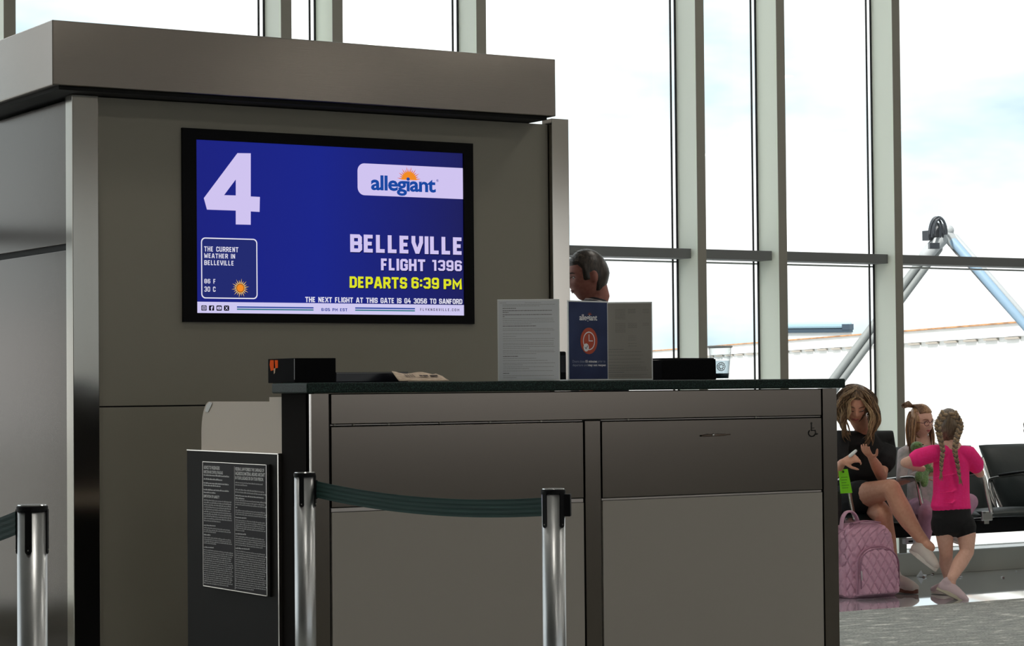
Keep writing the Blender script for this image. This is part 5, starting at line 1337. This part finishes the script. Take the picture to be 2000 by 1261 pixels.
mb.build('hair_tufts', hair_mat('hair_man_light', (60, 48, 40), (92, 76, 62)), mn, smooth=True)
suit = mat('navy_suit', srgb(24, 26, 36), .85, bump=.2, scale=120)
tb = MB(); tb.tube([mN+Vector((0, 0, -.025)), mN+Vector((0, 0, -.08)), tc_, tc_-Vector((0, 0, .42))], [(.10, .085), (.20, .105), (.205, .14), (.19, .135)], n=20, side=side_)
for k in (-1, 1):
    s_ = mN-Vector((0, 0, .10))+side_*k*.19; e_ = s_+Vector((0, 0, -.30))+mS*.02; w_ = e_+mS*.18+Vector((0, 0, -.10)); tb.tube([s_, e_, w_], [.075, .06, .045], n=14)
tb.build('jacket', suit, mn, remesh=.009, relax=2)
MB().tube([mN+Vector((0, 0, -.052)), mN+Vector((.004, 0, .030))-mS*.016], [(.080, .082), (.073, .074)], n=20, side=side_, cap=False).build('collar', mat('shirt_white', srgb(205, 196, 196), .7), mn, smooth=True)
tb = MB()
for k in (-1, 1):
    hh0 = hipm+side_*k*.10; tb.tube([Vector((hh0.x, hh0.y, 1.0)), Vector((hh0.x, hh0.y, .5)), Vector((hh0.x, hh0.y, .07))], [.115, .085, .07], n=14)
tb.build('trousers', suit, mn, remesh=.01, relax=2)
for k in (-1, 1):
    hh0 = hipm+side_*k*.10; shoe(Vector((hh0.x, hh0.y, .10)), mS, (0, 0, 1), 1.1, mn, black, black, lace=False)

# ------------------------------------------------------------------ person at the right edge
g3 = thing('person', (11.02, 11.1, 0), 'person in a light grey hoodie with curly hair, seated at the right edge', 'person')
h3 = hy(2048, 812, 11.08); R3_ = frame((.5, -.85, -.15)); sk = MB(); head(sk, h3, R3_, 1.0)
n3 = Vector(h3)+Vector((0, .03, -.16)); c3 = Vector((11.045, 11.14, .78)); p3 = Vector((11.045, 11.12, .50))
sk.tube([h3+Vector((0, .01, -.05)), n3], [.05, .052], n=12); sk.tube([n3, c3, p3], [(.10, .07), (.13, .09), (.13, .1)], n=14, side=(1, 0, 0))
for k in (-1, 1):
    s_ = Vector((c3.x+k*.17, 11.12, .93)); e_ = Vector((c3.x+k*.19, 11.04, .70)); w_ = Vector((c3.x+k*.08, 10.85, .66))
    sk.tube([s_, e_, w_], [.04, .035, .024], n=10); hand(sk, w_, (-.4*k, -.8, 0), (0, 0, -1), .9, .5, k)
    hh0 = Vector((p3.x+k*.09, 11.08, .50)); kk = Vector((p3.x+k*.10, 10.68, .50)); ff = Vector((p3.x+k*.10, 10.66, .09))
    sk.tube([hh0, kk], [.08, .055], n=12); sk.tube([kk, ff], [.055, .035], n=12)
sk.build('body', skinP, g3, remesh=.0075, relax=2)
features(h3, R3_, 1.0, g3, lipM, browM)
hood = mat('grey_fleece', srgb(172, 176, 178), .9, bump=.3, scale=60, col2=srgb(186, 190, 190))
tb = MB(); tb.tube([n3+Vector((0, .02, -.02)), Vector((c3.x, 11.15, .92)), c3, p3+Vector((0, 0, .08)), p3], [(.08, .07), (.15, .09), (.175, .12), (.185, .13), (.17, .125)], n=22, side=(1, 0, 0))
tb.tube([n3+Vector((-.07, .07, -.03)), n3+Vector((0, .09, .0)), n3+Vector((.07, .07, -.03))], [.03, .045, .03], n=12)
for k in (-1, 1):
    s_ = Vector((c3.x+k*.165, 11.12, .93)); e_ = Vector((c3.x+k*.20, 11.04, .70)); w_ = Vector((c3.x+k*.10, 10.88, .66)); tb.tube([s_, (s_+e_)/2+Vector((k*.006, 0, 0)), e_, w_], [.062, .066, .06, .042], n=14)
for i in range(4): tb.tube([Vector((c3.x-.21, 11.02-.01*i, .72+.045*i)), Vector((c3.x-.235, 11.06, .735+.045*i)), Vector((c3.x-.20, 11.13, .72+.045*i))], [.004, .009, .004], n=6)
tb.build('hoodie', hood, g3, remesh=.008, relax=2)
tb = MB()
for k in (-1, 1):
    hh0 = Vector((p3.x+k*.09, 11.08, .51)); kk = Vector((p3.x+k*.10, 10.68, .50)); ff = Vector((p3.x+k*.10, 10.66, .12)); tb.tube([hh0, kk], [.098, .072], n=14); tb.tube([kk, ff], [.07, .055], n=14)
tb.build('trousers', mat('dark_trousers', (.02, .022, .03), .85), g3, remesh=.01, relax=2)
for k in (-1, 1): shoe(Vector((p3.x+k*.10, 10.66, .10)), (0, -1, 0), (0, 0, 1), 1.0, g3, black, sole_m, lace=False)
hairC = hair_mat('hair_grey_brown', (96, 90, 84), (150, 142, 134))
hair_shell(h3, R3_, 1.0, lambda d, p: (.92 if (d.y > .2 and d.z < .55) else 1.12+.04*noise.noise(d*7)), 'hair', hairC, g3)
mb = MB()
for i in range(60):
    a = rng.uniform(2.2, 5.2); d = Vector((math.cos(a), math.sin(a), rng.uniform(-.2, .9))); p0 = h3+R3_@(Vector((d.x*.09, d.y*.1, d.z*.11)))
    e_ = Vector((p0.x, p0.y, p0.z-rng.uniform(.08, .20)))+Vector(((p0.x-h3.x)*.5, (p0.y-h3.y)*.5, 0))
    mb.tube(wavy(p0, p0+(p0-h3)*.4, (p0+e_)/2+(p0-h3)*.3, e_, .012, 2.5, rng.uniform(0, 6), Vector((1, 0, 0)), Vector((0, 1, 0)), 18), [.006]*16+[.004, .003, .001], n=5)
mb.build('hair_curls', hairC, g3, smooth=True)
# ================================================================== quilted backpack
pinkb = mat('quilted_pink', srgb(206, 156, 180), .7, bump=.15, scale=200, col2=srgb(214, 166, 188), sheen=.2)
pinkz = mat('pink_trim', srgb(176, 128, 150), .6)
bk = thing('backpack', (8.95, 10.6, 0), 'pink diamond quilted backpack standing on the floor by the counter end', 'backpack')
bp0 = hz(1662, 1169, 0); bp1 = hz(1752, 1164, 0)
BW = (Vector((bp1.x, bp1.y))-Vector((bp0.x, bp0.y))).length
yb = bp0.y; xb0 = bp0.x; xb1 = hy(1752, 1100, yb).x; BWd = xb1-xb0; BDp = .17; BH = hy(1700, 1022, yb).z
def quilt(mb, f, nu, nv, a, cu_, cv_, pitch=(.060, .088), skew=0.):
    """f(u,v) -> (point, normal, metres u, metres v); stitched diamonds pressed in by a"""
    vs = []; fs = []
    for j in range(nv+1):
        for i in range(nu+1):
            p, nrm, mu, mv, edge = f(i/nu, j/nv)
            s1_ = (mu/pitch[0]+mv/pitch[1]) % 1; s2_ = (mu/pitch[0]-mv/pitch[1]) % 1
            d1 = min(s1_, 1-s1_)*2; d2 = min(s2_, 1-s2_)*2
            rel = (min(d1, d2, .40)/.40)**.5
            w = noise.noise(Vector((mu*22, mv*22, 1.7)))*.0025
            vs.append(p+nrm*(a*rel*edge+w*edge))
    for j in range(nv):
        for i in range(nu): fs.append([j*(nu+1)+i, j*(nu+1)+i+1, (j+1)*(nu+1)+i+1, (j+1)*(nu+1)+i])
    return mb.add(vs, fs)
def outline(v):           # half width of the front silhouette against height fraction
    hw = BWd/2*(1-.10*v)
    if v > .70: t = (v-.70)/.30; hw *= math.sqrt(max(0.02, 1-(t*.80)**2.6))
    return hw
cxb = (xb0+xb1)/2-.0
def shell(u, v):
    """goes left side -> front -> right side around the bag"""
    z = BH*v; hw = outline(v); lean = .02*v; top = 1 if v < .86 else max(0., (1-v)/.14)**.5
    dpt = BDp*(1-.25*v**3)*(.35+.65*top)
    fy = yb+.012+lean+(BDp-dpt)*.5; r = .035
    Ls = dpt; Lf = 2*hw; tot = 2*Ls+Lf; s = u*tot
    if s < Ls: p = Vector((cxb-hw, fy+Ls-s, z)); nrm = Vector((-1, 0, 0)); q = s/Ls; cr = max(0, (s-(Ls-r))/r)
    elif s < Ls+Lf: p = Vector((cxb-hw+(s-Ls), fy, z)); nrm = Vector((0, -1, 0)); cr = max(0, 1-(s-Ls)/r, 1-(Ls+Lf-s)/r)
    else: p = Vector((cxb+hw, fy+(s-Ls-Lf), z)); nrm = Vector((1, 0, 0)); cr = max(0, 1-(s-Ls-Lf)/r)
    if cr > 0 and s < Ls+Lf/2: nrm = Vector((-1, -1, 0)).normalized() ; p = p-nrm*.010*cr*cr
    elif cr > 0: nrm = Vector((1, -1, 0)).normalized(); p = p-nrm*.010*cr*cr
    edge = min(1, v/.04, (1-v)/.05) if 0 < v < 1 else 0
    bul = .014*math.sin(PI*min(1, v*1.1)) if nrm.y < -.9 else .006
    return p+nrm*bul*edge, nrm, s, z, max(0, edge)
mb = MB(); quilt(mb, shell, 180, 130, .015, 0, 0)
k = 181
top = [130*k+i for i in range(k)]
mb.f.append(top[::-1]); mb.f.append(list(range(k))); mb.m += [0, 0]
# back face
vs_b = []
mb.f += [[j*k, (j+1)*k, (j+1)*k+k-1, j*k+k-1] for j in range(130)]; mb.m += [0]*130
main = mb.build('main_body', pinkb, bk, smooth=True)
# front pocket: arched pillow
PW, PH = BWd*.44, BH*.66
pcx = cxb+.012
def pocket(u, v):
    z = .012+PH*v; t = v; hw = PW*(1-.04*v)
    if v > .60: q = (v-.60)/.40; hw *= math.sqrt(max(0.0, 1-q**2.2*.985))
    x = (2*u-1)*hw; e1 = max(0., 1-abs(2*u-1)**6); e2 = min(1, v/.05)*min(1, (1-v)/.05+.0); th = .050*(e1**.5)*(min(1, v/.06)**.5)*((1-v**9)**.5 if v < 1 else 0)
    return Vector((pcx+x, yb-.004+.02*v-th, z)), Vector((0, -1, 0)), x+.3, z, max(0, min(1, e1*2, e2))
mb = MB(); quilt(mb, pocket, 100, 90, .015, 0, 0)
pk = mb.build('front_pocket', pinkb, bk, smooth=True)
def arch(hw, x0, y, z0, zs, zt_, r, mt_, parent, name, n_=26, off=0):
    pts = [Vector((x0-hw, y, z0))]
    for i in range(n_+1):
        a = PI*i/n_; pts.append(Vector((x0-hw*math.cos(a), y+.012*math.sin(a), zs+(zt_-zs)*max(0., math.sin(a))**.75)))
    pts.append(Vector((x0+hw, y, z0)))
    return MB().tube(pts, r, n=8).build(name, mt_, parent, smooth=True)
arch(PW*.985, pcx, yb-.022, .03, .012+PH*.60, .012+PH*1.0, .0055, pinkz, pk, 'piping')
arch(PW*.93, pcx, yb-.040, .06, .012+PH*.60, .012+PH*.955, .0035, mat('zip_tape', srgb(150, 106, 128), .6), pk, 'zip')
MB().tube([Vector((pcx-PW*.95, yb-.05, .16)), Vector((pcx-PW*.96, yb-.054, .11))], [.004, .003], n=6).build('zip_pull', mat('zip_silver', (.7, .66, .66), .3, 1.0), pk, smooth=True)
# side pocket and main zip
def spk(u, v):
    z = .01+BH*.40*v; y = yb+.03+(.155)*u; e = min(1, u/.08, (1-u)/.08, v/.06)
    return Vector((cxb-outline(z/BH)-.006-.020*max(0, e)**.5*(1 if v < .97 else .6), y, z)), Vector((-1, 0, 0)), y, z, max(0, e*(v < .95))
mb = MB(); quilt(mb, spk, 50, 60, .011, 0, 0); mb.build('side_pocket', pinkb, bk, smooth=True)
for dx in (0, .012, .024):
    pts = []
    for i in range(30):
        v = .40+.60*i/29; hw = outline(min(.985, v))
        pts.append(Vector((cxb-hw-.008+ (0 if v < .9 else .02*((v-.9)/.1)), yb+.035+dx+.02*v, BH*v+.004*(v > .97))))
    for i in range(24):
        t = i/23; hw = outline(.985); pts.append(Vector((cxb-hw+2*hw*t*.9, yb+.045+dx+.01*math.sin(PI*t), BH+.012*math.sin(PI*t))))
    MB().tube(pts, .0042 if dx != .012 else .003, n=6).build('main_zip', pinkz if dx != .012 else MATS['zip_tape'], bk, smooth=True)
# padded handle loop
hcx = hy(1663, 1010, yb+.08).x
pts = [Vector((hcx-.062, yb+.10, BH-.03)), Vector((hcx-.052, yb+.10, BH+.03)), Vector((hcx-.028, yb+.10, BH+.062)), Vector((hcx+.0, yb+.10, BH+.070)), Vector((hcx+.028, yb+.10, BH+.062)), Vector((hcx+.055, yb+.10, BH+.03)), Vector((hcx+.075, yb+.10, BH-.03))]
pts = smoothpts(pts, 5)
MB().tube(pts, [(.008, .018)]*len(pts), n=10, side=(0, 0, 1)).build('handle', pinkb, bk, smooth=True) if False else MB().tube(pts, [(.018, .007)]*len(pts), n=10, side=(0, 1, 0)).build('handle', pinkb, bk, smooth=True)
for k2 in (-1, 1):
    MB().tube(smoothpts([Vector((cxb+k2*.06, yb+.175, BH-.06)), Vector((cxb+k2*.09, yb+.20, BH-.2)), Vector((cxb+k2*.10, yb+.19, .08))], 5), [(.025, .007)]*11, n=8, side=(1, 0, 0)).build('shoulder_strap', pinkb, bk, smooth=True)

# ================================================================== black suitcase with telescoping handle and green tag
sc0 = hy(1636, 815, 10.78)
sx_ = sc0.x
tc2 = thing('suitcase', (sx_-.13, 10.85, 0), 'black rolling suitcase behind the counter end with its telescoping handle raised', 'suitcase')
MB().box(sx_-.30, sx_+.02, 10.76, 10.98, .05, .62).build('shell', mat('suitcase_fabric', (.012, .012, .014), .8, bump=.3, scale=150), tc2, bevel=.03, seg=4)
MB().box(sx_-.27, sx_-.01, 10.735, 10.765, .10, .40).build('front_pouch', mat('suitcase_fabric', (.012, .012, .014), .8), tc2, bevel=.012)
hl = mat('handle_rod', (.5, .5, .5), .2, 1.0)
for xx in (sx_-.24, sx_-.008):
    MB().box(xx-.008, xx+.008, 10.93, 10.945, .60, 1.03).build('handle_rod', black, tc2, bevel=.003)
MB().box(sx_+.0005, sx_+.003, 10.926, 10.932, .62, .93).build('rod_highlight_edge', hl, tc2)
MB().box(sx_-.255, sx_+.008, 10.92, 10.955, 1.02, 1.055).build('grip', black, tc2, bevel=.01, seg=3)
for xx in (sx_-.26, sx_-.02):
    for yy in (10.79, 10.95): MB().lathe([(.026, -.012), (.026, .012)], (xx, yy, .026), 16, axis=(1, 0, 0)).build('wheel', black, tc2)
# luminous green luggage tag
gq = [hy(*q, 10.70) for q in ((1638, 916), (1656, 915.5), (1665, 962), (1642, 963.5))]
cg = sum((Vector(q) for q in gq), Vector())/4
tg = thing('luggage_tag', (cg.x, cg.y, gq[2].z), 'fluorescent green luggage tag hanging beside the seated woman', 'tag')
tagm = mat('neon_green', srgb(132, 232, 18), .5)
MB().prism(gq, (0, .003, 0)).build('card', tagm, tg, bevel=.001)
th_ = hy(1647, 921, 10.697)
MB().lathe([(.006, 0), (.006, .002)], th_, 14, axis=(0, -1, 0)).build('eyelet', mat('eyelet_dark', (.03, .06, .01), .5), tg)
MB().tube([th_, th_+Vector((.002, .01, .02)), th_+Vector((-.01, .05, .03)), Vector((sx_-.01, 10.93, .80))], .0018, n=6).build('cord', black, tg, smooth=True)
lm_ = mat('tag_ink', srgb(84, 160, 14), .6); mb = MB()
for i in range(5):
    u0 = gq[0]+(gq[3]-gq[0])*(.35+.11*i); u1 = gq[1]+(gq[2]-gq[1])*(.35+.11*i)
    a = u0+(u1-u0)*.15; b_ = u0+(u1-u0)*(.8-.1*(i % 3)); mb.flat([a+Vector((0, -.0012, 0)), b_+Vector((0, -.0012, 0)), b_+Vector((0, -.0012, .0035)), a+Vector((0, -.0012, .0035))])
mb.build('tag_lines', lm_, tg, recalc=False)

# ================================================================== litter on the floor tiles
tis = mat('tissue_white', (.75, .75, .76), .8); 
def crumb(px, py, s, m_, label, nm='crumb', cat='crumb', grp='crumbs dropped by the window kerb'):
    p = hz(px, py, 0); mb = MB(); k0 = len(mb.v); mb.ell((p.x, p.y, s*.35), (s, s*.7, s*.4), n=8)
    r0 = random.Random(int(px)); mb.v = [v+Vector((r0.uniform(-1, 1), r0.uniform(-1, 1), 0))*s*.25 for v in mb.v]
    for v in mb.v: v.z = max(v.z, 0)
    o = mb.build(nm, m_, None); o.name = nm; return tag(o, label, cat, grp)
mb = MB(); p = hz(1800, 1126, 0)
mb.add([(p.x-.03, p.y, 0), (p.x-.012, p.y-.01, .045), (p.x+.004, p.y+.01, .02), (p.x+.04, p.y-.005, .012), (p.x+.02, p.y-.02, 0), (p.x-.005, p.y-.03, .004), (p.x-.02, p.y+.03, 0), (p.x+.025, p.y+.03, 0)],
       [[0, 1, 5], [1, 2, 5], [2, 3, 5], [3, 4, 5], [0, 6, 1], [1, 6, 2], [2, 6, 7], [2, 7, 3]])
o = mb.build('tissue', tis, None); tag(o, 'crumpled white tissue on the floor below the window kerb', 'tissue')
brn = mat('crumb_brown', srgb(120, 80, 64), .8)
lab = 'tiny bits of litter on the polished floor by the kerb'
for px_, py_, s_, m_ in ((1786, 1121, .011, brn), (1790, 1122, .009, tis), (1804, 1127, .010, brn), (1820, 1123, .012, tis), (1822, 1121, .009, brn), (1875, 1125, .011, brn), (1877, 1127, .012, tis), (1957, 1127, .010, tis), (1960, 1128, .009, brn), (1985, 1115, .006, tis)):
    crumb(px_, py_, s_, m_, lab)
